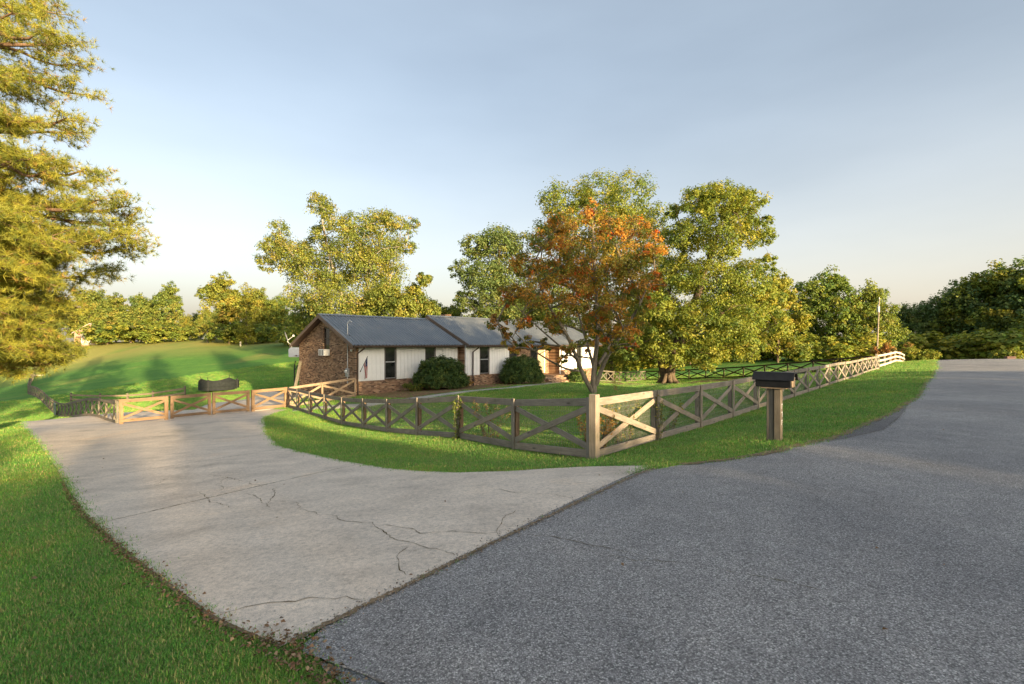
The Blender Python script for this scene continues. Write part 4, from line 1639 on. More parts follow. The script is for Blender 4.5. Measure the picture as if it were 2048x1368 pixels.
# barn at the far side of the field
bq = Vector(((180 - CX) / FPX * 112, 112, 0))
bqz = tz(bq.x, bq.y)
barn = tag(empty('barn', (bq.x, bq.y, bqz), R(28)), 'faded red barn with white cross-braced doors behind the golden pine', 'barn')
bw, bh, bl = 5.4, 2.7, 7.0
m = MB()
m.prism([(-bw / 2, -0.3), (bw / 2, -0.3), (bw / 2, bh), (0, bh + 1.9), (-bw / 2, bh)], 'y', 0, bl)
m.build('wall', MT['barn'], barn)
m = MB()
m.prism([(-bw / 2 - 0.4, bh - 0.25), (0, bh + 1.96), (bw / 2 + 0.4, bh - 0.25), (bw / 2 + 0.4, bh - 0.08), (0, bh + 2.13), (-bw / 2 - 0.4, bh - 0.08)], 'y', -0.4, bl + 0.4)
m.build('roof', MT['barn_roof'], barn)
for s in (-1, 1):
    m = MB()
    x0, x1 = sorted((s * 0.04, s * 1.5))
    m.box((x0, -0.08, 0.05), (x1, -0.004, 2.4))
    dd = m.build('door', MT['barn'], barn)
    m = MB()
    for (a, b) in (((x0, 0.05), (x1, 2.4)), ((x0, 2.4), (x1, 0.05)), ((x0, 0.12), (x1, 0.12)), ((x0, 2.33), (x1, 2.33)), ((x0 + .06, 0.05), (x0 + .06, 2.4)), ((x1 - .06, 0.05), (x1 - .06, 2.4))):
        m.tube([(a[0], -0.11, a[1]), (b[0], -0.11, b[1])], 0.075, 4)
    m.build('cross_brace', MT['siding'], dd)

# odd bits in the field
mk = G(481, 692)
pk = tag(empty('marker_post', mk), 'short pale post at the far edge of the sunlit field', 'post')
m = MB()
m.tube([(0, 0, -0.1), (0, 0, 0.75)], 0.13, 8)
m.tube([(0, 0, 0.75), (0, 0, 0.82)], [0.15, 0.12], 8)
m.build('shaft', MT['wood_white'], pk)
lg = G(75, 753)
lgo = tag(empty('log', lg), 'pale log lying on the grass behind the old grey fence', 'log')
m = MB()
m.tube([(-1.2, 0, 0.16), (-0.4, 0.05, 0.18), (0.4, -0.04, 0.17), (1.3, 0.05, 0.15)], [0.14, 0.16, 0.15, 0.12], 9)
m.build('trunk', MT['bark_pale'], lgo)


# ------------------------------------------------------------------ trees
def unit(n):
    v = rng.normal(size=(n, 3))
    return v / np.linalg.norm(v, axis=1, keepdims=True)


def leaf_quads(C, size, cols, up_bias=0.0, aspect=0.62, fold=0.25, out=None):
    """C: leaf centres (n,3); size (n,); one folded diamond leaf per centre"""
    n = len(C)
    nrm = unit(n)
    nrm[:, 2] = np.abs(nrm[:, 2]) + up_bias
    if out is not None:
        nrm = nrm + out
    nrm /= np.linalg.norm(nrm, axis=1, keepdims=True)
    t = np.cross(nrm, unit(n))
    t /= np.maximum(np.linalg.norm(t, axis=1, keepdims=True), 1e-6)
    b = np.cross(nrm, t)
    s = size[:, None]
    tip = C + t * s * 0.5 - nrm * s * 0.08
    base = C - t * s * 0.5
    l = C + b * s * 0.5 * aspect + nrm * s * fold * 0.4
    r = C - b * s * 0.5 * aspect + nrm * s * fold * 0.4
    V = np.stack([base, r, tip, l], 1).reshape(-1, 3)
    F = np.arange(n * 4).reshape(n, 4)
    return V, F, np.repeat(cols, 4, axis=0)


class Skel:
    def __init__(self):
        self.paths = []
        self.n = []   # nodes (x,y,z,r)

    def path(self, pts, r0, r1, sub=5, power=1.0):
        P = smooth3(pts, 2)
        m = len(P)
        r = [r0 + (r1 - r0) * (i / (m - 1)) ** power for i in range(m)]
        self.paths.append((P, r))
        for p, q in zip(P, r):
            self.n.append((p[0], p[1], p[2], q))

    def connect(self, c, r_end=0.02, k=0.55):
        N = np.array(self.n)
        d = np.linalg.norm(N[:, :3] - np.array(c), axis=1)
        pen = np.maximum(0, N[:, 2] - c[2] + 0.2) * 1.6
        i = int(np.argmin(d + pen - N[:, 3] * 2))
        a = Vector(N[i, :3])
        b = Vector(c)
        L = (b - a).length
        if L < 0.05:
            return
        mid = a.lerp(b, 0.5) + Vector((random.uniform(-.1, .1), random.uniform(-.1, .1), random.uniform(-0.02, .14))) * L
        self.path([a, mid, b], max(min(N[i, 3] * k, 0.018 * L + 0.02), r_end * 1.4), r_end)

    def mesh(self, name, n=6, minr=0.0):
        mb = MB()
        for P, r in self.paths:
            if max(r) < minr:
                continue
            mb.tube(P, r, n if max(r) > 0.06 else 4, False)
        me = bpy.data.meshes.new(name)
        me.from_pydata(mb.v, [], mb.f)
        for p in me.polygons:
            p.use_smooth = True
        return me


def smooth3(pts, it=2):
    P = [Vector(p) for p in pts]
    for _ in range(it):
        Q = [P[0]]
        for a, b in zip(P[:-1], P[1:]):
            Q += [a.lerp(b, .25), a.lerp(b, .75)]
        Q.append(P[-1])
        P = Q
    return P


def pick(pal, n, jit=0.18):
    """palette: list of (weight, colour)"""
    w = np.array([p[0] for p in pal], dtype=float)
    c = np.array([p[1] for p in pal])
    i = rng.choice(len(pal), n, p=w / w.sum())
    return c[i]


def crown_leaves(lobes, n_leaves, leaf, pal, clump=0.3, per=46, flat=0.85, shell=0.45, hole=0.0):
    """lobes: (x,y,z,r). Leaves sit in clumps spread over each lobe; returns clump centres too"""
    lob = np.array(lobes)
    w = lob[:, 3] ** 2
    nc = max(1, int(n_leaves / per))
    li = rng.choice(len(lob), nc, p=w / w.sum())
    L = lob[li]
    rr = (shell + (1 - shell) * rng.random(nc) ** 0.6)
    U = unit(nc)
    U[:, 2] *= flat
    cc = L[:, :3] + U * (L[:, 3] * rr)[:, None]
    cr = L[:, 3] * clump * rng.uniform(0.6, 1.25, nc)
    ccol = pick(pal, nc)
    k = rng.integers(int(per * 0.5), int(per * 1.5), nc)
    idx = np.repeat(np.arange(nc), k)
    n = len(idx)
    off = rng.normal(size=(n, 3)) * 0.55
    off[:, 2] *= 0.75
    ln = np.linalg.norm(off, axis=1, keepdims=True)
    off *= np.minimum(1.0, 1.05 / np.maximum(ln, 1e-6))
    C = cc[idx] + off * cr[idx][:, None]
    cols = ccol[idx] * rng.uniform(0.72, 1.3, (n, 1)) * rng.uniform(0.93, 1.07, (n, 3))
    size = leaf * rng.uniform(0.65, 1.3, n)
    outv = U[idx] * 0.55 + off * 0.9
    V, F, Cc = leaf_quads(C, size, cols, 0.15, out=outv)
    return V, F, Cc, cc


def fitted_tree(name, label, cat_group, base, d, lobes_px, n_leaves, leaf, pal, bark, trunk_px, r0, depth=0.55, grow=1.0, clump=0.3, per=46, twigs=0.35, shell=0.45, extra_stems=(), flat=0.85):
    """a tree whose crown lobes were measured in the photograph at depth d; lobes are spread in depth"""
    pxs = np.array(lobes_px, dtype=float)
    cxm = pxs[:, 0].mean()
    half = (pxs[:, 0].max() - pxs[:, 0].min()) / 2 * d / FPX
    lobes = []
    for (px, py, r) in lobes_px:
        rel = (px - cxm) / max(1, (pxs[:, 0].max() - pxs[:, 0].min()) / 2)
        span = half * depth * math.sqrt(max(0.12, 1 - min(1, rel * rel)))
        for q in ((-1, 1) if span > r * d / FPX * 0.6 else (0,)):
            dd = d + q * span * random.uniform(0.25, 0.95)
            p = at(px + random.uniform(-5, 5), py + random.uniform(-5, 5), dd)
            lobes.append((p.x, p.y, p.z, r * dd / FPX * random.uniform(0.9, 1.1) * grow))
    bz = tz(base[0], base[1])
    B = Vector((base[0], base[1], bz))
    root = tag(empty(name, B), label, 'tree', cat_group)
    sk = Skel()
    for st in [trunk_px] + list(extra_stems):
        pts = [Vector((base[0], base[1], bz - 0.15))] if st[0][0] is None else []
        rr0 = st[-1] if isinstance(st[-1], float) else r0
        body = [q for q in st if not isinstance(q, float) and q[0] is not None]
        for (px, py, dd) in body:
            pts.append(at(px, py, d + dd))
        sk.path(pts, rr0, rr0 * 0.28, power=0.8)
    order = sorted(range(len(lobes)), key=lambda i: (Vector(lobes[i][:3]) - B).length)
    for i in order:
        sk.connect(lobes[i][:3], 0.03)
    V, F, C, cc = crown_leaves(lobes, n_leaves, leaf, pal, clump, per, flat, shell)
    for c in cc[rng.random(len(cc)) < twigs]:
        sk.connect(tuple(c), 0.012)
    bo = np.array(B)
    tm = sk.mesh('trunk')
    tm.transform(Matrix.Translation(-B))
    link('trunk', tm, bark, root)
    link('crown', mesh_np('crown', V - bo, F, cols=C), MT['leaf'], root)
    return root


PAL_MAPLE = [(3.0, (0.60, 0.30, 0.06)), (0.55, (0.62, 0.16, 0.04)), (2.2, (0.48, 0.35, 0.07)), (3.0, (0.28, 0.27, 0.055)), (2.6, (0.16, 0.20, 0.045)), (0.8, (0.34, 0.18, 0.055))]
PAL_GREEN = [(3, (0.20, 0.25, 0.045)), (2, (0.27, 0.295, 0.05)), (1.5, (0.13, 0.19, 0.045)), (1, (0.34, 0.32, 0.055))]
PAL_OLIVE = [(3, (0.23, 0.265, 0.055)), (2, (0.30, 0.31, 0.06)), (1.5, (0.15, 0.20, 0.05)), (0.9, (0.36, 0.31, 0.07))]
PAL_DARK = [(3, (0.14, 0.20, 0.065)), (2, (0.19, 0.24, 0.075)), (1, (0.25, 0.265, 0.07))]

maple_lobes = [(1185, 430, 27), (1130, 447, 32), (1222, 452, 36), (1280, 462, 34), (1092, 482, 32), (1160, 495, 40), (1308, 502, 26), (1242, 510, 40), (1052, 532, 32), (1110, 540, 40), (1180, 552, 44), (1260, 560, 40), (1308, 560, 22),
               (1022, 592, 26), (1080, 592, 36), (1150, 602, 36), (1222, 608, 36), (1285, 608, 24), (1000, 645, 22), (1050, 640, 26), (1110, 648, 26), (1195, 648, 30), (1250, 655, 26), (1010, 672, 16), (1058, 680, 17), (1180, 688, 20), (1275, 650, 18), (1090, 690, 14), (1140, 690, 20), (1220, 690, 22), (1035, 700, 14), (1120, 715, 12), (1262, 690, 14)]
fitted_tree('maple_tree', 'small red and orange maple with several slim trunks behind the fence corner', None, (3.75, 23.0), 23.0, maple_lobes, 56000, 0.108, PAL_MAPLE, MT['bark_maple'],
            [(None,), (1187, 760, 0), (1190, 715, 0.2), (1198, 660, 0.3), (1190, 560, 0.2), (1185, 450, 0.2)], 0.19, depth=0.75, clump=0.32, per=34, twigs=0.4,
            extra_stems=[[(1186, 785, 0), (1168, 755, -0.2), (1153, 715, -0.5), (1135, 670, -0.8), (1095, 610, -1.2), (1070, 540, -1.2), 0.13],
                         [(1192, 770, 0), (1210, 720, -0.2), (1235, 680, -0.6), (1270, 630, -1.0), (1300, 560, -1.4), 0.12],
                         [(1160, 742, -0.3), (1130, 738, -0.5), (1100, 722, -0.9), (1065, 700, -1.2), (1030, 665, -1.4), 0.07],
                         [(1153, 718, -0.5), (1130, 700, -0.3), (1105, 680, 0.2), (1060, 640, 0.8), (1020, 600, 1.0), 0.065],
                         [(1190, 745, 0), (1178, 700, 0.8), (1160, 640, 1.6), (1140, 560, 2.0), 0.1],
                         [(1196, 730, 0.1), (1222, 690, 1.0), (1245, 620, 1.8), (1250, 520, 2.2), 0.1]])

big_lobes = [(1392, 402, 34), (1440, 412, 42), (1500, 400, 34), (1378, 470, 38), (1448, 480, 50), (1508, 470, 34), (1360, 550, 42), (1430, 560, 55), (1500, 560, 45), (1342, 630, 42), (1400, 645, 52), (1470, 645, 52), (1518, 620, 30),
             (1300, 680, 38), (1350, 705, 32), (1420, 705, 36), (1490, 690, 32), (1262, 705, 26), (1310, 610, 36), (1536, 525, 18), (1528, 440, 15), (1352, 425, 18), (1545, 590, 24), (1556, 650, 26), (1420, 385, 22), (1475, 430, 30)]
fitted_tree('shade_tree', 'large yellow-green shade tree with a flared double trunk by the dark fence', None, (16.2, 52.0), 52.0, big_lobes, 95000, 0.235, PAL_GREEN, MT['bark'],
            [(None,), (1340, 735, 0), (1356, 680, 0.5), (1400, 580, 1.0), (1440, 450, 1)], 0.75, depth=0.6, clump=0.29, per=46, twigs=0.2, grow=1.08,
            extra_stems=[[(1333, 764, 0), (1324, 735, 0.5), (1318, 690, 1.0), (1330, 600, 1.5), (1375, 480, 1.5), 0.55], [(1352, 700, 0.3), (1400, 655, -1.5), (1470, 610, -3), 0.3]])
# root flare
fr = bpy.data.objects['shade_tree']
m = MB()
for a in np.linspace(0, 2 * math.pi, 8, endpoint=False):
    ca, sa = math.cos(a), math.sin(a)
    m.tube([(ca * 0.3, sa * 0.3, 1.0), (ca * 0.75, sa * 0.75, 0.3), (ca * 1.35, sa * 1.35, -0.1)], [0.3, 0.26, 0.1], 7, False)
m.build('root_flare', MT['bark'], fr, smooth=True)

back_lobes = [(1130, 402, 44), (1200, 388, 42), (1262, 392, 46), (1312, 432, 40), (1112, 470, 42), (1180, 470, 56), (1260, 480, 56), (1312, 520, 42), (1150, 560, 56), (1230, 580, 64), (1300, 610, 46), (1100, 545, 30), (1170, 660, 56), (1260, 680, 52), (1110, 620, 40), (1215, 715, 40), (1335, 480, 26), (1345, 560, 34), (1160, 420, 26), (1230, 430, 34)]
fitted_tree('shade_tree', 'tall round-headed green tree rising behind the red maple', None, (12.6, 64.0), 64.0, back_lobes, 62000, 0.28, PAL_GREEN, MT['bark'],
            [(None,), (1220, 690, 0), (1215, 600, 0), (1205, 450, 0)], 0.5, depth=0.6, clump=0.29, per=44, twigs=0.12, grow=1.05)

dark_lobes = [(950, 492, 26), (1000, 490, 36), (1045, 492, 28), (925, 540, 26), (975, 560, 42), (1030, 560, 42), (932, 598, 22), (990, 620, 38), (1040, 630, 42), (962, 640, 28)]
fitted_tree('shade_tree', 'dark blue-green tree standing behind the house roof left of the maple', None, (-1.6, 66.0), 66.0, dark_lobes, 36000, 0.28, PAL_DARK, MT['bark'],
            [(None,), (1000, 640, 0), (995, 560, 0), (1000, 490, 0)], 0.4, depth=0.6, clump=0.30, per=40, twigs=0.15, grow=1.12)

syc_lobes = [(640, 412, 22), (665, 440, 22), (642, 472, 20), (720, 452, 28), (755, 442, 28), (790, 448, 20), (825, 452, 14), (560, 456, 18), (548, 490, 26), (580, 510, 30), (530, 525, 16), (615, 540, 32), (700, 500, 32), (760, 500, 37), (810, 490, 18),
             (740, 550, 35), (790, 545, 23), (660, 600, 38), (600, 590, 23), (720, 610, 33), (690, 555, 22), (660, 510, 24), (615, 500, 18), (725, 520, 26), (690, 460, 16), (780, 580, 26), (650, 560, 26)]
fitted_tree('sycamore_tree', 'tall open-crowned sycamore with pale forking trunks behind the left roof', None, (-20.8, 62.0), 62.0, syc_lobes, 64000, 0.235, PAL_OLIVE, MT['bark_pale'],
            [(None,), (700, 640, 0), (672, 560, 0), (650, 480, 0), (640, 405, 0)], 0.34, depth=0.6, clump=0.36, per=34, twigs=0.3, grow=1.18,
            extra_stems=[[(690, 665, 0), (645, 590, -1), (600, 535, -2), (560, 470, -2), 0.24], [(712, 660, 0), (728, 600, 1), (740, 540, 1), (770, 450, 1), 0.26], [(733, 590, 1), (775, 520, 1), (822, 455, 2), 0.13]])
low_lobes = [(850, 560, 16), (770, 600, 33), (830, 590, 25), (800, 620, 30), (860, 615, 22), (740, 630, 25)]
fitted_tree('small_tree', 'small leafy tree just above the left roof beside the sycamore', None, (-13.5, 58.0), 58.0, low_lobes, 15000, 0.28, PAL_OLIVE, MT['bark'],
            [(None,), (800, 640, 0), (800, 600, 0)], 0.18, depth=0.7, clump=0.34, per=34)


# pine on the left: whorled limbs carrying needle tufts
def build_pine():
    bx, by = -18.6, 16.0
    bz = tz(bx, by)
    B = Vector((bx, by, bz))
    root = tag(empty('pine_tree', B), 'tall golden-lit pine with long drooping limbs at the left edge', 'tree')
    sk = Skel()
    trunk = [B + Vector((0, 0, -0.2)), B + Vector((0.1, 0.1, 5)), B + Vector((0.2, 0.0, 10)), B + Vector((0.1, 0.1, 15)), B + Vector((0.15, 0, 18.5))]
    sk.path(trunk, 0.36, 0.05)
    tips = []
    T = [(150, 28, 0.5), (178, 85, -0.5), (182, 130, 1), (196, 188, 0), (168, 235, -1), (178, 268, 1), (206, 338, -0.6), (216, 362, 1.2), (288, 412, 0), (297, 450, 0.8), (286, 492, -0.4), (252, 545, 0.9), (262, 470, -1.6), (230, 400, -1.4), (120, 60, -1.5), (100, 10, 1), (60, 25, -1), (40, 90, 1.5),
         (160, 600, -0.8), (152, 640, 0.4), (168, 690, -0.3), (178, 742, 0.2), (120, 735, -1.3), (60, 775, -0.6), (150, 560, -1.5), (110, 660, -2.2), (90, 600, 1.4), (140, 500, -2), (130, 430, 1.6), (90, 320, -2.2), (60, 240, -2.4), (100, 480, -2.6), (70, 540, -3), (60, 690, -2.8), (130, 340, -1.8), (40, 430, -3.2), (30, 620, -3.4), (110, 200, 1.8), (20, 160, -2.8), (60, 380, 2), (30, 300, 2.4), (90, 560, 2.2), (50, 500, 2.6), (20, 700, 2.2),
         (70, 640, -1.6), (130, 700, -1.0), (100, 420, -1.0), (150, 460, 0.5), (40, 560, -1.5), (30, 740, -1.8), (95, 520, -0.6), (25, 350, -1.2), (80, 150, -0.4), (15, 480, 0.4), (55, 590, 0.6)]
    for (px, py, dd) in T:
        tips.append(at(px - (34 if py < 540 else 52), py - (28 if py > 700 else 0), by + dd))
    for k in range(41):           # inner and lower boughs
        if k < 36:
            tips.append(at(rng.uniform(-70, 95), rng.uniform(360, 715), by + rng.uniform(-3.4, 2.6)))
        else:
            tips.append(at(rng.uniform(-60, 110), rng.uniform(-20, 360), by + rng.uniform(-2.6, 2.4)))
    for k in range(46):           # the rest of the tree, round the other sides
        z = rng.uniform(2.2, 18)
        a = rng.uniform(R(95), R(300))
        L = (5.2 - 0.2 * z) * rng.uniform(0.6, 1.05)
        tips.append(B + Vector((math.cos(a) * L, math.sin(a) * L, z)))
    tuft_c, tuft_d = [], []
    for tip in tips:
        ax = B + Vector((0.12, 0.03, 0))
        h = Vector((tip.x - ax.x, tip.y - ax.y, 0)).length
        z0 = tip.z + h * random.uniform(-0.02, 0.22)
        z0 = max(bz + 1.6, min(z0, bz + 18))
        a = Vector((ax.x, ax.y, z0))
        mid = a.lerp(tip, 0.5) + Vector((random.uniform(-.3, .3), random.uniform(-.3, .3), random.uniform(-0.35, 0.45)))
        q = a.lerp(tip, 0.82) + Vector((0, 0, random.uniform(-0.4, 0.1)))
        sk.path([a, mid, q, tip], 0.035 + 0.012 * h, 0.012)
        P = smooth3([a, mid, q, tip], 2)
        main = (tip - a).normalized()
        side = main.cross(Vector((0, 0, 1))).normalized()
        nb = int((5 + h * 1.9) * (1.5 if tip.z < 5.5 else 1.0))
        for b in range(nb):
            t = 0.28 + 0.72 * (b + random.random()) / nb
            f = t * (len(P) - 1)
            i = min(int(f), len(P) - 2)
            p = P[i].lerp(P[i + 1], f - i)
            s = random.choice((-1, 1))
            Lb = (1.15 * (1 - 0.55 * t) + 0.15) * random.uniform(0.6, 1.2)
            e = p + (side * s * random.uniform(0.35, 1) + main * 0.8 + Vector((0, 0, random.uniform(-0.45, 0.65)))).normalized() * Lb
            sk.path([p, p.lerp(e, 0.5) + Vector((0, 0, 0.04)), e], 0.012, 0.005)
            m = max(2, int(Lb / 0.16))
            for c in range(m):
                g = p.lerp(e, 0.25 + 0.75 * (c + random.random()) / m)
                for _ in range(4):
                    tuft_c.append(g + Vector((random.gauss(0, .12), random.gauss(0, .12), random.gauss(0.02, .09))))
                    tuft_d.append((e - p).normalized() + Vector((random.gauss(0, .5), random.gauss(0, .5), random.uniform(0.0, 0.8))))
    tc = np.array([tuple(v) for v in tuft_c])
    td = np.array([tuple(v) for v in tuft_d])
    td /= np.linalg.norm(td, axis=1, keepdims=True)
    nt_ = len(tc)
    nn = 17
    C = np.repeat(tc, nn, 0)
    D = np.repeat(td, nn, 0) * 0.55 + unit(nt_ * nn) * 0.85
    D /= np.linalg.norm(D, axis=1, keepdims=True)
    S = np.cross(D, unit(nt_ * nn))
    S /= np.linalg.norm(S, axis=1, keepdims=True)
    Ln = rng.uniform(0.12, 0.22, (nt_ * nn, 1))
    wd = 0.0065
    V = np.stack([C + S * wd, C - S * wd, C + D * Ln], 1).reshape(-1, 3)
    tcol = pick([(3, (0.31, 0.32, 0.055)), (2, (0.40, 0.38, 0.06)), (1.6, (0.18, 0.22, 0.05)), (0.5, (0.40, 0.28, 0.08))], nt_)
    cols = np.repeat(np.repeat(tcol, nn, 0) * rng.uniform(0.8, 1.25, (nt_ * nn, 1)), 3, 0)
    bo = np.array(B)
    tm = sk.mesh('trunk')
    tm.transform(Matrix.Translation(-B))
    link('trunk', tm, MT['bark_pine'], root)
    link('crown', mesh_np('crown', V - bo, None, np.arange(nt_ * nn * 3).reshape(-1, 3), cols=cols), MT['needle'], root)
    print('pine tufts', nt_)


build_pine()


# background trees: a few grown once, then copied as individuals
def proto(kind, h, wid, n, leaf, pal, seed, bottom=0.18):
    global rng
    rng = np.random.default_rng(seed)
    random.seed(seed)
    lobes = []
    sk = Skel()
    if kind == 'round':
        for k in range(30):
            t = ((k + rng.random()) / 30) ** 0.85
            z = h * (bottom + (0.93 - bottom) * t)
            env = math.sin(math.pi * min(1, 0.16 + 0.8 * t)) ** 0.7
            a = rng.uniform(0, 2 * math.pi)
            rr = wid / 2 * env * rng.uniform(0.25, 0.85)
            lobes.append((math.cos(a) * rr, math.sin(a) * rr, z, wid * rng.uniform(0.13, 0.22)))
        sk.path([(0, 0, -0.4), (0.1, 0, h * 0.25), (-0.1, 0.1, h * 0.55), (0, 0, h * 0.85)], 0.035 * h * 0.5, 0.04)
    elif kind == 'cone':
        for k in range(26):
            t = (k + 0.5) / 26
            z = h * (0.08 + 0.88 * t)
            a = k * 2.4
            rr = wid / 2 * (1 - t) ** 0.8 * rng.uniform(0.4, 0.75)
            lobes.append((math.cos(a) * rr, math.sin(a) * rr, z, wid * (0.1 + 0.17 * (1 - t))))
        sk.path([(0, 0, -0.4), (0, 0, h * 0.5), (0, 0, h * 0.95)], 0.16, 0.03)
    else:   # bush
        for k in range(11):
            a = rng.uniform(0, 2 * math.pi)
            rr = wid / 2 * rng.uniform(0.1, 0.75)
            lobes.append((math.cos(a) * rr, math.sin(a) * rr, h * rng.uniform(0.25, 0.8), wid * rng.uniform(0.14, 0.24)))
        sk.path([(0, 0, -0.2), (0, 0, h * 0.5)], 0.08, 0.03)
    for l in sorted(lobes, key=lambda q: q[2]):
        sk.connect(l[:3], 0.025)
    V, F, C, cc = crown_leaves(lobes, n, leaf, pal, 0.36, 34, 0.85, 0.4)
    for c in cc[rng.random(len(cc)) < 0.12]:
        sk.connect(tuple(c), 0.014)
    return (sk.mesh('trunk'), mesh_np('crown', V, F, cols=C), h)


PR = {
    'A': proto('round', 13, 10.5, 16000, 0.38, PAL_GREEN, 21),
    'B': proto('round', 13, 9.0, 15000, 0.38, PAL_OLIVE, 22, 0.12),
    'C': proto('round', 13, 12.5, 17000, 0.40, PAL_OLIVE, 23, 0.1),
    'D': proto('round', 13, 11.5, 17000, 0.40, PAL_DARK, 24, 0.08),
    'cedar': proto('cone', 10, 6.5, 8000, 0.26, [(2, (0.34, 0.34, 0.05)), (1, (0.24, 0.26, 0.05))], 25),
    'bush': proto('bush', 3.0, 4.4, 5000, 0.24, PAL_GREEN, 26),
    'bushO': proto('bush', 3.0, 3.6, 2600, 0.22, [(2, (0.30, 0.20, 0.06)), (1, (0.22, 0.20, 0.06)), (1, (0.36, 0.17, 0.06))], 27),
}
random.seed(99)
ORD = ['first', 'second', 'third', 'fourth', 'fifth', 'sixth', 'seventh', 'eighth', 'ninth', 'tenth', 'eleventh', 'twelfth', 'thirteenth', 'fourteenth', 'fifteenth', 'sixteenth', 'seventeenth', 'eighteenth', 'nineteenth', 'twentieth'] + ['twenty-' + q for q in ('first', 'second', 'third', 'fourth', 'fifth', 'sixth', 'seventh', 'eighth', 'ninth')]


def plant(key, name, label, x, y, h, rz, group=None, sx=1.0, sink=0.0, cat='tree', bark='bark'):
    tme, cme, h0 = PR[key]
    s = h / h0
    root = tag(empty(name, (x, y, tz(x, y) - sink), rz), label, cat, group)
    root.scale = (s * sx, s * sx, s)
    link('trunk', tme, MT[bark], root)
    link('crown', cme, MT['leaf_bg'], root)
    return root


def plant_px(key, name, label, px, ptop, d, group=None, sx=1.0, cat='tree', bark='bark', rz=None, sink=0.0):
    x = (px - CX) / FPX * d
    zt = EYE - (ptop - HOR) / FPX * d
    h = zt - tz(x, d) + sink
    return plant(key, name, label, x, d, h, random.uniform(0, 6.28) if rz is None else rz, group, sx, sink, cat, bark)


GL = 'trees along the far edge of the left field'
plant_px('C', 'field_tree', 'leafy tree behind the barn roof, left of the field tree line', 175, 578, 128, GL, 1.0)
plant_px('B', 'field_tree', 'slim tree just right of the barn in the field tree line', 232, 588, 122, GL, 1.1)
plant_px('C', 'field_tree', 'low spreading tree between the barn and the round-headed field tree', 282, 592, 120, GL, 0.95)
plant_px('B', 'field_tree', 'round-headed tall tree left of the gap in the field tree line', 340, 566, 118, GL, 0.8)
plant_px('D', 'field_tree', 'dark low tree in the gap of the field tree line', 390, 628, 124, GL, 1.0)
plant_px('B', 'field_tree', 'tallest field tree with pale limbs right of the gap', 445, 548, 106, GL, 1.0, bark='bark_pale')
plant_px('C', 'field_tree', 'broad yellowish tree behind the cone-shaped cedar', 505, 575, 112, GL, 0.9)
plant_px('A', 'field_tree', 'green tree at the right end of the field tree line', 560, 592, 110, GL, 0.9)
plant_px('D', 'field_tree', 'dark tree low behind the satellite dish', 590, 628, 90, GL, 1.0)
plant_px('cedar', 'cedar_tree', 'bright cone-shaped cedar at the edge of the sunlit field', 492, 612, 96, None, 1.0)
plant_px('C', 'field_tree', 'small bushy tree left of the cone-shaped cedar', 415, 622, 100, GL, 0.8)
plant_px('B', 'field_tree', 'tall golden tree hidden partly by the pine at the far left', 110, 590, 126, GL, 1.2)
plant_px('C', 'field_tree', 'broad tree at the far left frame edge behind the pine', 40, 600, 124, GL, 1.2)
for i, (px, pt, d) in enumerate(((215, 640, 112), (262, 636, 112), (312, 640, 108), (365, 645, 106), (458, 640, 99), (540, 640, 100), (575, 655, 88))):
    plant_px('bush', 'bush', ORD[i] + ' bush from the left at the foot of the field tree line', px, pt, d, 'undergrowth bushes along the left field', 1.5, 'bush')
for i, (px, pt, d, k, sx, lb) in enumerate(((205, 600, 134, 'C', 1.2, 'golden tree behind the slim tree right of the barn'), (305, 598, 132, 'B', 1.3, 'golden tree behind the low spreading field tree'), (475, 585, 120, 'B', 1.2, 'golden tree between the tallest field tree and the cedar'), (535, 600, 118, 'C', 1.1, 'golden tree right of the cedar against the sky'), (372, 632, 112, 'C', 1.0, 'low golden thicket right of the round-headed field tree'))):
    plant_px(k, 'field_tree', lb, px, pt, d, GL, sx)
# behind the house
plant_px('C', 'yard_tree', 'yellow-green tree between the sycamore and the gable', 625, 600, 70, None, 0.9)
plant_px('B', 'yard_tree', 'yellowish tree behind the roof at the foot of the sycamore', 735, 592, 76, None, 1.2)
plant_px('B', 'yard_tree', 'small orange-tinged tree above the chimney', 915, 606, 84, None, 1.0)
plant_px('A', 'yard_tree', 'low green tree behind the roof right of the sycamore', 868, 604, 80, None, 1.1)
plant_px('D', 'yard_tree', 'dark low tree behind the right half of the roof', 1060, 590, 78, None, 1.4)
# right of the big tree
GR = 'trees beyond the dark pasture fence'
plant_px('B', 'pasture_tree', 'yellow-green tree touching the right side of the big shade tree', 1555, 545, 84, GR, 0.95)
plant_px('A', 'pasture_tree', 'tall full tree in the middle of the pasture edge', 1655, 545, 96, GR, 0.95)
plant_px('C', 'pasture_tree', 'golden tree beside the utility pole', 1738, 573, 92, GR, 0.85)
plant_px('D', 'pasture_tree', 'dark tree filling the gap left of the tall full pasture tree', 1605, 600, 104, GR, 1.0)
plant_px('A', 'pasture_tree', 'green tree low behind the big shade tree', 1470, 585, 100, GR, 1.2)
plant_px('D', 'pasture_tree', 'dark green tree behind the brown fence corner', 1290, 610, 100, GR, 1.3)
plant_px('D', 'pasture_tree', 'shaded tree low behind the maple right side', 1380, 620, 106, GR, 1.3)
for i, (px, pt, d) in enumerate(((1225, 668, 88), (1275, 672, 86), (1320, 670, 90), (1380, 672, 92), (1440, 668, 92), (1500, 664, 94), (1550, 662, 92), (1592, 668, 90), (1610, 690, 84), (1640, 664, 90), (1670, 684, 84), (1690, 660, 88), (1730, 676, 86))):
    plant_px('bush', 'bush', ORD[i] + ' bush from the left under the trees beyond the dark fence', px, pt, d, 'undergrowth bushes beyond the dark fence', 1.5, 'bush')
plant_px('bushO', 'bush', 'tall rusty orange shrub behind the pale rail fence', 1778, 672, 70, None, 0.8, 'bush')
plant_px('bushO', 'bush', 'rusty shrub at the right end of the pale rail fence', 1812, 676, 66, None, 0.7, 'bush')
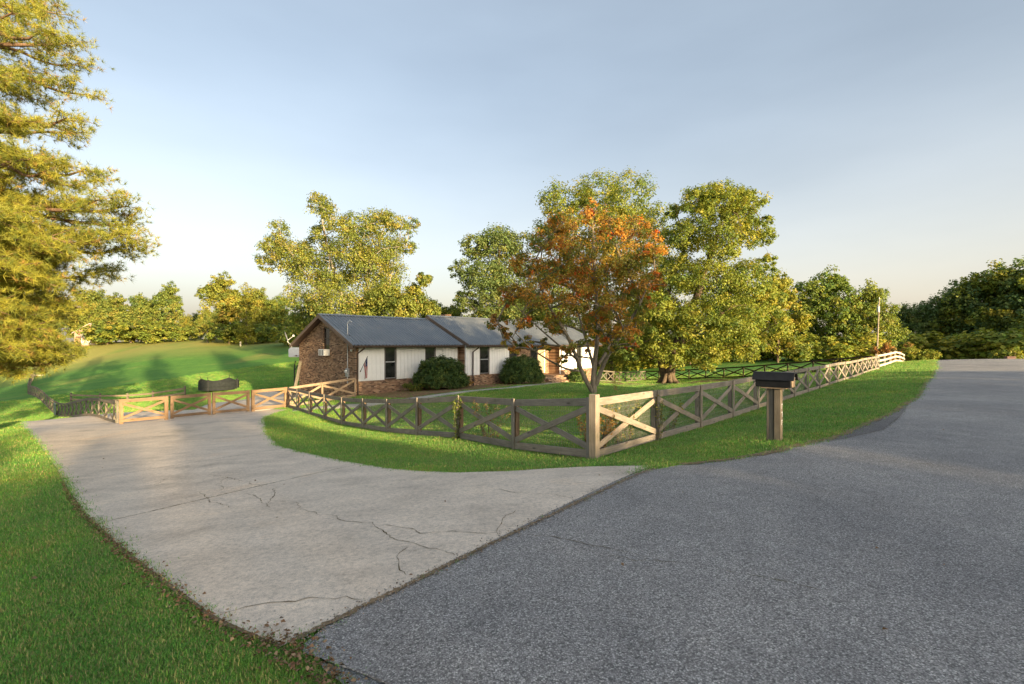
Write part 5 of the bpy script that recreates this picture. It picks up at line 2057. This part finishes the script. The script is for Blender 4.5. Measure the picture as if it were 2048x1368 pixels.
plant_px('bush', 'bush', 'yellow-green weeds beside the road crest', 1838, 690, 64, None, 1.0, 'bush')
GK = 'dark trees over the road crest'
plant_px('D', 'roadside_tree', 'distant dark tree at the dip over the road crest', 1822, 612, 120, GK, 1.0)
plant_px('D', 'roadside_tree', 'dark tree just left of the road crest', 1868, 606, 116, GK, 1.0)
plant_px('D', 'roadside_tree', 'dark dense tree above the end of the road', 1920, 566, 112, GK, 1.0)
plant_px('A', 'roadside_tree', 'tall green tree over the right end of the road', 1975, 540, 108, GK, 0.95)
plant_px('D', 'roadside_tree', 'tallest dark tree at the right frame edge', 2035, 528, 104, GK, 0.95)
plant_px('A', 'roadside_tree', 'green tree at the right edge beyond the brown cabinet', 2085, 530, 100, GK, 0.95)
for i, (px, pt, d) in enumerate(((1880, 664, 100), (1920, 660, 96), (1965, 655, 94), (2010, 660, 92), (2050, 655, 90))):
    plant_px('bush', 'bush', ORD[i] + ' dark bush from the left closing the end of the road', px, pt, d, 'bushes over the road crest', 1.6, 'bush')
plant_px('bush', 'bush', 'light yellow-green shrub behind the brown cabinet', 2015, 690, 62, None, 0.9, 'bush')

for i, (x_, y_, h_) in enumerate(((112, 80, 17), (104, 70, 16), (121, 76, 18), (99, 64, 14))):
    plant('D', 'roadside_tree', ORD[i] + ' tree just out of sight right of the road crest', x_, y_, h_, i * 1.3, GK)
# unseen tree belt, heights and gaps shaped to shade foreground, house and field
S2 = Vector((math.sin(R(SUN_AZ)), math.cos(R(SUN_AZ))))
C2 = Vector((-S2.y, S2.x))
SHADE_BELT = [(-36, 46, 25, 'A', 0.6), (-27, 44, 25, 'D', 0.6), (-19, 46, 25, 'A', 0.5), (-11.5, 45, 24, 'D', 0.38), (-3.6, 44, 10.2, 'A', 0.6), (-0.8, 46, 10, 'D', 0.5), (2.8, 44, 25, 'B', 0.24), (4.6, 46, 10, 'A', 0.5), (7.2, 46, 9.0, 'D', 0.6), (10.8, 45, 25, 'B', 0.26), (13.6, 46, 19.5, 'D', 0.4), (17.5, 42, 15.5, 'A', 0.6), (21.5, 43, 15.5, 'D', 0.7), (25.0, 42, 15, 'A', 0.55), (11.8, 52, 25, 'C', 0.2), (19.5, 50, 15.5, 'C', 0.6), (24.0, 51, 15.5, 'D', 0.55), (29.5, 44, 9.8, 'A', 0.8), (34.5, 45, 9.5, 'D', 0.9), (39.5, 44, 9.3, 'A', 0.9), (-6.0, 50, 10.4, 'D', 1.0), (-2.2, 51, 10.2, 'D', 1.0), (1.6, 50, 10.2, 'D', 1.0), (4.4, 51, 10.0, 'D', 0.9), (7.6, 50, 9.5, 'D', 0.9), (31.5, 50, 10, 'D', 1.0), (37.0, 50, 10, 'D', 1.0), (10.6, 51, 10.2, 'D', 0.7), (-9.0, 51, 12.0, 'D', 0.7)]
for i, (c, t, h, k, sx) in enumerate(SHADE_BELT):
    p = S2 * t + C2 * c
    plant(k, 'roadside_tree', ORD[i] + ' unseen tree from the rear in the shade-casting belt across the road', p.x, p.y, h, random.uniform(0, 6.28), 'unseen shade belt across the road', sx)


# ------------------------------------------------------------------ shrubs and small plants
def ball_shrub(name, label, x, y, rx, rz_, n, leaf, pal, matk='boxwood'):
    z = tz(x, y)
    root = tag(empty(name, (x, y, z)), label, 'shrub')
    nc = n // 16
    U = unit(nc)
    U[:, 2] = np.abs(U[:, 2]) * 1.15 - 0.15
    rr = rng.uniform(0.86, 1.03, nc)
    bumpy = 1 + 0.05 * np.sin(U[:, 0] * 9 + 1) * np.cos(U[:, 1] * 8) + 0.04 * np.sin(U[:, 2] * 11)
    cc = U * np.array([rx, rx, rz_]) * (rr * bumpy)[:, None] + np.array([0, 0, rz_ * 0.28])
    ccol = pick(pal, nc)
    idx = np.repeat(np.arange(nc), 16)
    C = cc[idx] + rng.normal(0, 0.055, (nc * 16, 3))
    C[:, 2] = np.maximum(C[:, 2], 0.03)
    cols = ccol[idx] * rng.uniform(0.7, 1.35, (nc * 16, 1))
    V, F, Cc = leaf_quads(C, leaf * rng.uniform(0.7, 1.3, nc * 16), cols, 0.1, out=U[idx] * 0.8)
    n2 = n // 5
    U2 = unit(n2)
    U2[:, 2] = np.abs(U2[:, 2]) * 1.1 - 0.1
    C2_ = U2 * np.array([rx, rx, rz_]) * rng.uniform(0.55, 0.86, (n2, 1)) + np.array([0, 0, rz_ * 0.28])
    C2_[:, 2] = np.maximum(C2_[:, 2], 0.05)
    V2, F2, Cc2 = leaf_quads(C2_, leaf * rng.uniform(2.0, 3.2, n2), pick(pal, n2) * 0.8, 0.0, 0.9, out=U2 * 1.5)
    V, F, Cc = np.r_[V, V2], np.r_[F, F2 + len(V)], np.r_[Cc, Cc2]
    link('foliage', mesh_np('foliage', V, F, cols=Cc), MT[matk], root)
    sk = Skel()
    sk.path([(0, 0, -0.1), (0, 0, rz_ * 0.4)], 0.09, 0.05)
    for k in range(26):
        c = cc[k]
        sk.path([(0, 0, rz_ * 0.2), tuple(c * np.array([0.5, 0.5, 0.7])), tuple(c * 0.93)], 0.04, 0.012)
    link('stem', sk.mesh('stem'), MT['bark'], root)
    return root


PAL_BOX = [(3, (0.065, 0.115, 0.028)), (2, (0.10, 0.155, 0.034)), (1, (0.15, 0.19, 0.04))]
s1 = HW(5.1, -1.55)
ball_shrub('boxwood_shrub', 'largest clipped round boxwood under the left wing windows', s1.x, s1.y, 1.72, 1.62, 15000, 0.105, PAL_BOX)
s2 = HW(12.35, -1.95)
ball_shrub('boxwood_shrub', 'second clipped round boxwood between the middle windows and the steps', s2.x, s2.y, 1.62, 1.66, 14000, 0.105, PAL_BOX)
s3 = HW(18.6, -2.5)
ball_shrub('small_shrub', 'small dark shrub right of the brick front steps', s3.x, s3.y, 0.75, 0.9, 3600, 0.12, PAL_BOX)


def herb(name, label, x, y, h, n, spread, pal, cat='plant', leaf=0.05, z0=None, group=None, climb=False):
    z = tz(x, y) if z0 is None else z0
    root = tag(empty(name, (x, y, z)), label, cat, group)
    sk = Skel()
    Cs = []
    for k in range(n):
        a = rng.uniform(0, 6.28)
        b = Vector((math.cos(a) * spread * 0.3, math.sin(a) * spread * 0.3, 0))
        e = Vector((math.cos(a) * spread, math.sin(a) * spread, h * rng.uniform(0.6, 1.05)))
        m_ = b.lerp(e, 0.5) + Vector((0, 0, h * 0.12))
        sk.path([b, m_, e], 0.006, 0.002)
        P = smooth3([b, m_, e], 2)
        for p in P[2:]:
            for _ in range(3):
                Cs.append((p.x + rng.normal(0, 0.03), p.y + rng.normal(0, 0.03), max(0.01, p.z + rng.normal(0, 0.03))))
    C = np.array(Cs)
    V, F, Cc = leaf_quads(C, leaf * rng.uniform(0.6, 1.4, len(C)), pick(pal, len(C)) * rng.uniform(0.7, 1.3, (len(C), 1)), 0.2)
    link('leaves', mesh_np('leaves', V, F, cols=Cc), MT['leaf'], root)
    link('stems', sk.mesh('stems'), MT['bark_maple'], root)
    return root


PAL_DRY = [(3, (0.42, 0.24, 0.07)), (2, (0.30, 0.17, 0.06)), (1.5, (0.22, 0.20, 0.06)), (1, (0.5, 0.36, 0.10))]
PAL_WEED = [(2, (0.16, 0.20, 0.05)), (2, (0.26, 0.26, 0.07)), (1, (0.42, 0.36, 0.10))]
pb = Vector(FB[0]).lerp(Vector(FB[1]), 0.2) + Vector((-0.18, 0.16))
herb('dry_weed', 'dense rusty dry weed behind the first bay right of the corner post', pb.x, pb.y, 0.85, 34, 0.34, PAL_DRY, leaf=0.05)
pb = Vector(FB[0]).lerp(Vector(FB[1]), 0.62) + Vector((-0.16, 0.14))
herb('tall_weed', 'yellow-green weed behind the second half of the first road bay', pb.x, pb.y, 1.0, 22, 0.34, PAL_WEED, leaf=0.05)
pb = Vector(FB[1]).lerp(Vector(FB[2]), 0.5) + Vector((-0.16, 0.14))
herb('tall_weed', 'sparse yellowish weed behind the second road bay', pb.x, pb.y, 0.8, 14, 0.3, PAL_WEED, leaf=0.05)
pb = Vector(FA[1]).lerp(Vector(FA[2]), 0.55) + Vector((0.16, 0.12))
herb('dry_weed', 'thin brown weed behind the second driveway bay from the corner', pb.x, pb.y, 1.0, 20, 0.42, PAL_DRY, leaf=0.04)
pb = Vector(FA[2]) + Vector((-0.1, -0.1))
herb('climbing_vine', 'leafy vine climbing over the third driveway fence post from the corner', pb.x, pb.y, 1.2, 9, 0.12, [(2, (0.12, 0.17, 0.04)), (1, (0.20, 0.22, 0.05))], leaf=0.07)
pb = Vector(FB[1]) + Vector((0.1, -0.12))
herb('climbing_vine', 'thin pale vine on the first road fence post after the corner', pb.x, pb.y, 1.15, 5, 0.07, PAL_WEED, leaf=0.045)
hb = HW(3.3, -1.3)
herb('garden_plant', 'low light-green garden plant left of the largest boxwood', hb.x, hb.y, 0.5, 26, 0.7, [(2, (0.16, 0.22, 0.05)), (1, (0.30, 0.28, 0.08))], leaf=0.13)
hb = HW(7.2, -1.6)
herb('garden_plant', 'dry grassy plant right of the largest boxwood', hb.x, hb.y, 0.4, 18, 0.45, PAL_DRY, leaf=0.08)
hb = G(1232, 783)
herb('garden_plant', 'spindly dry stems just right of the red maple trunk', hb.x, hb.y, 0.7, 8, 0.25, PAL_DRY, leaf=0.05)


# ------------------------------------------------------------------ grass, leaf litter
def in_poly(x, y, poly):
    c = np.zeros(len(x), dtype=bool)
    j = len(poly) - 1
    for i in range(len(poly)):
        xi, yi = poly[i]
        xj, yj = poly[j]
        if yi != yj:
            t = ((yi > y) != (yj > y)) & (x < (xj - xi) * (y - yi) / (yj - yi) + xi)
            c ^= t
        j = i
    return c


drive_poly = [tuple(p[:2]) for p in DL] + [tuple(p[:2]) for p in DR[::-1]]
road_poly = list(RL) + list(RR[::-1])
walk_poly = wl_ + wr_[::-1]
pad_poly = [(-17.0, 24.0), (-19.0, 30.0), (-21.5, 37.5), (-23.5, 47), (-16, 48), (-14.6, 38), (-13.6, 31.5), (-12.6, 27.6)]
bed_poly = [tuple(HW(-0.3, 9)[:2]), tuple(HW(26, 9)[:2])] + BED_OUT[::-1]
bare_poly = [(6.5, 43.5), (10, 46.5), (15, 51), (22, 56), (24.5, 51), (17.5, 46), (12.5, 42), (8.5, 37)]


def make_tuft(seed, nb, h, spread, pal):
    r = np.random.default_rng(seed)
    V, F, T, C = [], [], [], []
    for k in range(nb):
        a = r.uniform(0, 6.28)
        p = np.array([r.normal(0, spread), r.normal(0, spread), 0.0])
        L = h * r.uniform(0.45, 1.15)
        lean = r.uniform(0.1, 0.75)
        dirv = np.array([math.cos(a), math.sin(a), 0])
        side = np.array([-math.sin(a), math.cos(a), 0])
        w = r.uniform(0.0018, 0.0034)
        m_ = p + dirv * L * lean * 0.35 + np.array([0, 0, L * 0.6])
        tip = p + dirv * L * lean + np.array([0, 0, L * (1 - 0.3 * lean)])
        o = len(V)
        V += [p + side * w, p - side * w, m_ - side * w * 0.8, m_ + side * w * 0.8, tip]
        F.append((o, o + 1, o + 2, o + 3))
        T.append((o + 3, o + 2, o + 4))
        c = np.array(pal[r.choice(len(pal))]) * r.uniform(0.75, 1.3)
        C += [c] * 5
    me = mesh_np('grass_tuft', V, F, T, cols=np.array(C))
    me.materials.append(MT['grass'])
    return me


GP = [(0.15, 0.36, 0.06), (0.18, 0.39, 0.065), (0.21, 0.41, 0.075), (0.12, 0.31, 0.06), (0.25, 0.40, 0.085), (0.16, 0.37, 0.06), (0.19, 0.385, 0.075), (0.36, 0.36, 0.13)]
tcol = bpy.data.collections.new('grass_source')
for k in range(7):
    to = bpy.data.objects.new('grass_tuft', make_tuft(300 + k, 26, 0.031 if k < 6 else 0.046, 0.05, GP if k < 5 else GP + [(0.36, 0.33, 0.13)] * 4))
    tcol.objects.link(to)


def scatter_group():
    ng = bpy.data.node_groups.new('scatter', 'GeometryNodeTree')
    ng.interface.new_socket('Geometry', in_out='INPUT', socket_type='NodeSocketGeometry')
    ng.interface.new_socket('Geometry', in_out='OUTPUT', socket_type='NodeSocketGeometry')
    N, L = ng.nodes, ng.links
    gi, go = N.new('NodeGroupInput'), N.new('NodeGroupOutput')
    ci = N.new('GeometryNodeCollectionInfo')
    ci.inputs['Collection'].default_value = tcol
    ci.inputs['Separate Children'].default_value = True
    ci.inputs['Reset Children'].default_value = True
    ip = N.new('GeometryNodeInstanceOnPoints')
    ip.inputs['Pick Instance'].default_value = True
    rv = N.new('FunctionNodeRandomValue')
    rv.data_type = 'FLOAT_VECTOR'
    rv.inputs[0].default_value = (-0.15, -0.15, 0)
    rv.inputs[1].default_value = (0.15, 0.15, 6.283)
    na = N.new('GeometryNodeInputNamedAttribute')
    na.data_type = 'FLOAT'
    na.inputs['Name'].default_value = 'sc'
    L.new(gi.outputs[0], ip.inputs['Points'])
    L.new(ci.outputs[0], ip.inputs['Instance'])
    L.new(rv.outputs[0], ip.inputs['Rotation'])
    L.new(na.outputs[0], ip.inputs['Scale'])
    L.new(ip.outputs[0], go.inputs[0])
    return ng


SG = scatter_group()


def grass_patch(name, x, y, sc, dz=0.0):
    V = np.c_[x, y, terr(x, y) + dz]
    me = bpy.data.meshes.new(name)
    me.vertices.add(len(V))
    me.vertices.foreach_set('co', V.astype(np.float32).ravel())
    a = me.attributes.new('sc', 'FLOAT', 'POINT')
    a.data.foreach_set('value', sc.astype(np.float32))
    o = link(name, me)
    md = o.modifiers.new('scatter', 'NODES')
    md.node_group = SG
    tag(o, kind='stuff')
    return o


def lawn_points():
    # radial sampling: density falls with distance from where people stand
    n = 560000
    u = rng.random(n)
    r = 1.6 * (75 / 1.6) ** u
    th = rng.uniform(R(-58), R(58), n)
    keep = rng.random(n) < np.minimum(1.0, 0.35 + r / 14)
    r, th = r[keep], th[keep]
    x, y = r * np.sin(th), r * np.cos(th)
    jag = rng.normal(0, 0.035, (2, len(x)))
    bad = in_poly(x + jag[0], y + jag[1], drive_poly) | in_poly(x + jag[0], y + jag[1], road_poly) | in_poly(x, y, walk_poly) | in_poly(x, y, pad_poly)
    bad |= in_poly(x, y, bed_poly) & (rng.random(len(x)) < 0.97)
    bad |= in_poly(x, y, bare_poly) & (rng.random(len(x)) < 0.9)
    x, y, r = x[~bad], y[~bad], r[~bad]
    # within reach of the lens only thinning by distance
    sc = rng.uniform(0.7, 1.25, len(x)) * np.clip((r / 5.0) ** 0.45, 0.85, 3.2)
    return x, y, sc


gx, gy, gs = lawn_points()
gp = grass_patch('grass', gx, gy, gs)
gp['label'] = 'short green lawn grass blades around the drive and road'


# longer fringe along the drive, road and fence feet
def fringe(pts, n, spread, s0, s1):
    Q = resample(pts, n)
    return Q[:, 0] + rng.normal(0, spread, n), Q[:, 1] + rng.normal(0, spread, n), rng.uniform(s0, s1, n)


fx = [fringe([(p[0] - 0.05, p[1] - 0.05) for p in DL], 1500, 0.05, 0.8, 1.3), fringe([(p[0] + 0.02, p[1] + 0.06) for p in DR], 1500, 0.05, 0.9, 1.5),
      fringe([(p[0] - 0.05, p[1] + 0.06) for p in RL if p[0] > 2 and p[0] < 34 and p[1] > 6], 1600, 0.06, 0.9, 1.6), fringe(FA, 700, 0.07, 1.0, 2.0), fringe(FB, 1000, 0.07, 1.0, 2.2)]
grass_patch('grass_fringe', np.concatenate([f[0] for f in fx]), np.concatenate([f[1] for f in fx]), np.concatenate([f[2] for f in fx]))
bpy.data.objects['grass_fringe']['label'] = 'longer grass fringe along pavement edges and fence feet'
# weeds rooted in the joint between drive and road
jx = fringe(apron, 60, 0.015, 0.25, 0.6)
k = rng.random(60) < 0.5
grass_patch('joint_weeds', jx[0][k], jx[1][k], jx[2][k], 0.02)
bpy.data.objects['joint_weeds']['label'] = 'tiny weeds in the joint between concrete drive and asphalt'


def litter(name, label, C, size, pal):
    cols = pick(pal, len(C)) * rng.uniform(0.6, 1.35, (len(C), 1))
    n = len(C)
    V, F, Cc = leaf_quads(C, size, cols, 1.4, 0.7, 0.5)
    o = link(name, mesh_np(name, V, F, cols=Cc), MT['dead_leaf'])
    tag(o, label, kind='stuff')
    return o


PAL_LIT = [(3, (0.28, 0.165, 0.09)), (2, (0.21, 0.115, 0.06)), (2, (0.36, 0.24, 0.14)), (1, (0.14, 0.095, 0.055))]
q = resample([(p[0], p[1]) for p in DL[:9]], 1400)
w = np.interp(np.linspace(0, 1, 1400), [0, 0.3, 0.75, 1], [0.085, 0.06, 0.035, 0.01])
x = q[:, 0] + rng.normal(0, 1, 1400) * w * 0.6 - 0.02
y = q[:, 1] + rng.normal(0, 1, 1400) * w * 0.6 - 0.02
q2 = resample([(-1.4, 2.95), (-0.9, 2.55), (-0.62, 2.1), (-0.75, 1.5)], 700)
x = np.r_[x, q2[:, 0] + rng.normal(-0.03, 0.07, 700)]
y = np.r_[y, q2[:, 1] + rng.normal(-0.03, 0.07, 700)]
litter('leaf_litter', 'brown fallen leaves along the left driveway edge', np.c_[x, y, terr(x, y) + 0.03 + rng.uniform(0, 0.02, len(x))], rng.uniform(0.015, 0.036, len(x)), PAL_LIT)
# a few strays on the pavement
n = 34
r = 2.6 * (22 / 2.6) ** rng.random(n)
th = rng.uniform(R(-44), R(44), n)
x, y = r * np.sin(th), r * np.cos(th)
litter('stray_leaves', 'scattered dead leaves lying on drive and road', np.c_[x, y, terr(x, y) + 0.036], rng.uniform(0.025, 0.05, n), PAL_LIT)


# loose grit along the pavement edges: small angular stones
def grit(name, label, pts, n, spread, smin, smax):
    Q = resample(pts, n)
    x, y = Q[:, 0] + rng.normal(0, spread, n), Q[:, 1] + rng.normal(0, spread, n)
    r = rng.uniform(smin, smax, n)
    O = np.array([(1, 0, 0), (-1, 0, 0), (0, 1, 0), (0, -1, 0), (0, 0, 0.7), (0, 0, -0.7)])
    A = rng.uniform(0, 6.28, n)
    ca, sa = np.cos(A)[:, None], np.sin(A)[:, None]
    P = O[None] * rng.uniform(0.6, 1.3, (n, 6, 1)) * r[:, None, None]
    X = P[..., 0] * ca - P[..., 1] * sa + x[:, None]
    Y = P[..., 0] * sa + P[..., 1] * ca + y[:, None]
    Z = P[..., 2] + (terr(x, y) + 0.03)[:, None]
    V = np.stack([X, Y, Z], -1).reshape(-1, 3)
    T = np.array([(4, 0, 2), (4, 2, 1), (4, 1, 3), (4, 3, 0), (5, 2, 0), (5, 1, 2), (5, 3, 1), (5, 0, 3)])
    F = (np.arange(n)[:, None, None] * 6 + T[None]).reshape(-1, 3)
    cols = pick([(3, (0.30, 0.29, 0.28)), (2, (0.42, 0.38, 0.33)), (1, (0.2, 0.17, 0.15)), (1, (0.36, 0.26, 0.18))], n)
    o = link(name, mesh_np(name, V, None, F, cols=np.repeat(cols, 6, 0)), MT['dead_leaf'])
    tag(o, label, kind='stuff')


grit('grit', 'loose grit along the joint of drive and road', apron, 1300, 0.05, 0.003, 0.009)
grit('grit', 'loose grit along the verge at the road edge', [p for p in RL if 1.9 < p[0] < 22 and p[1] > 6], 1800, 0.07, 0.004, 0.012)
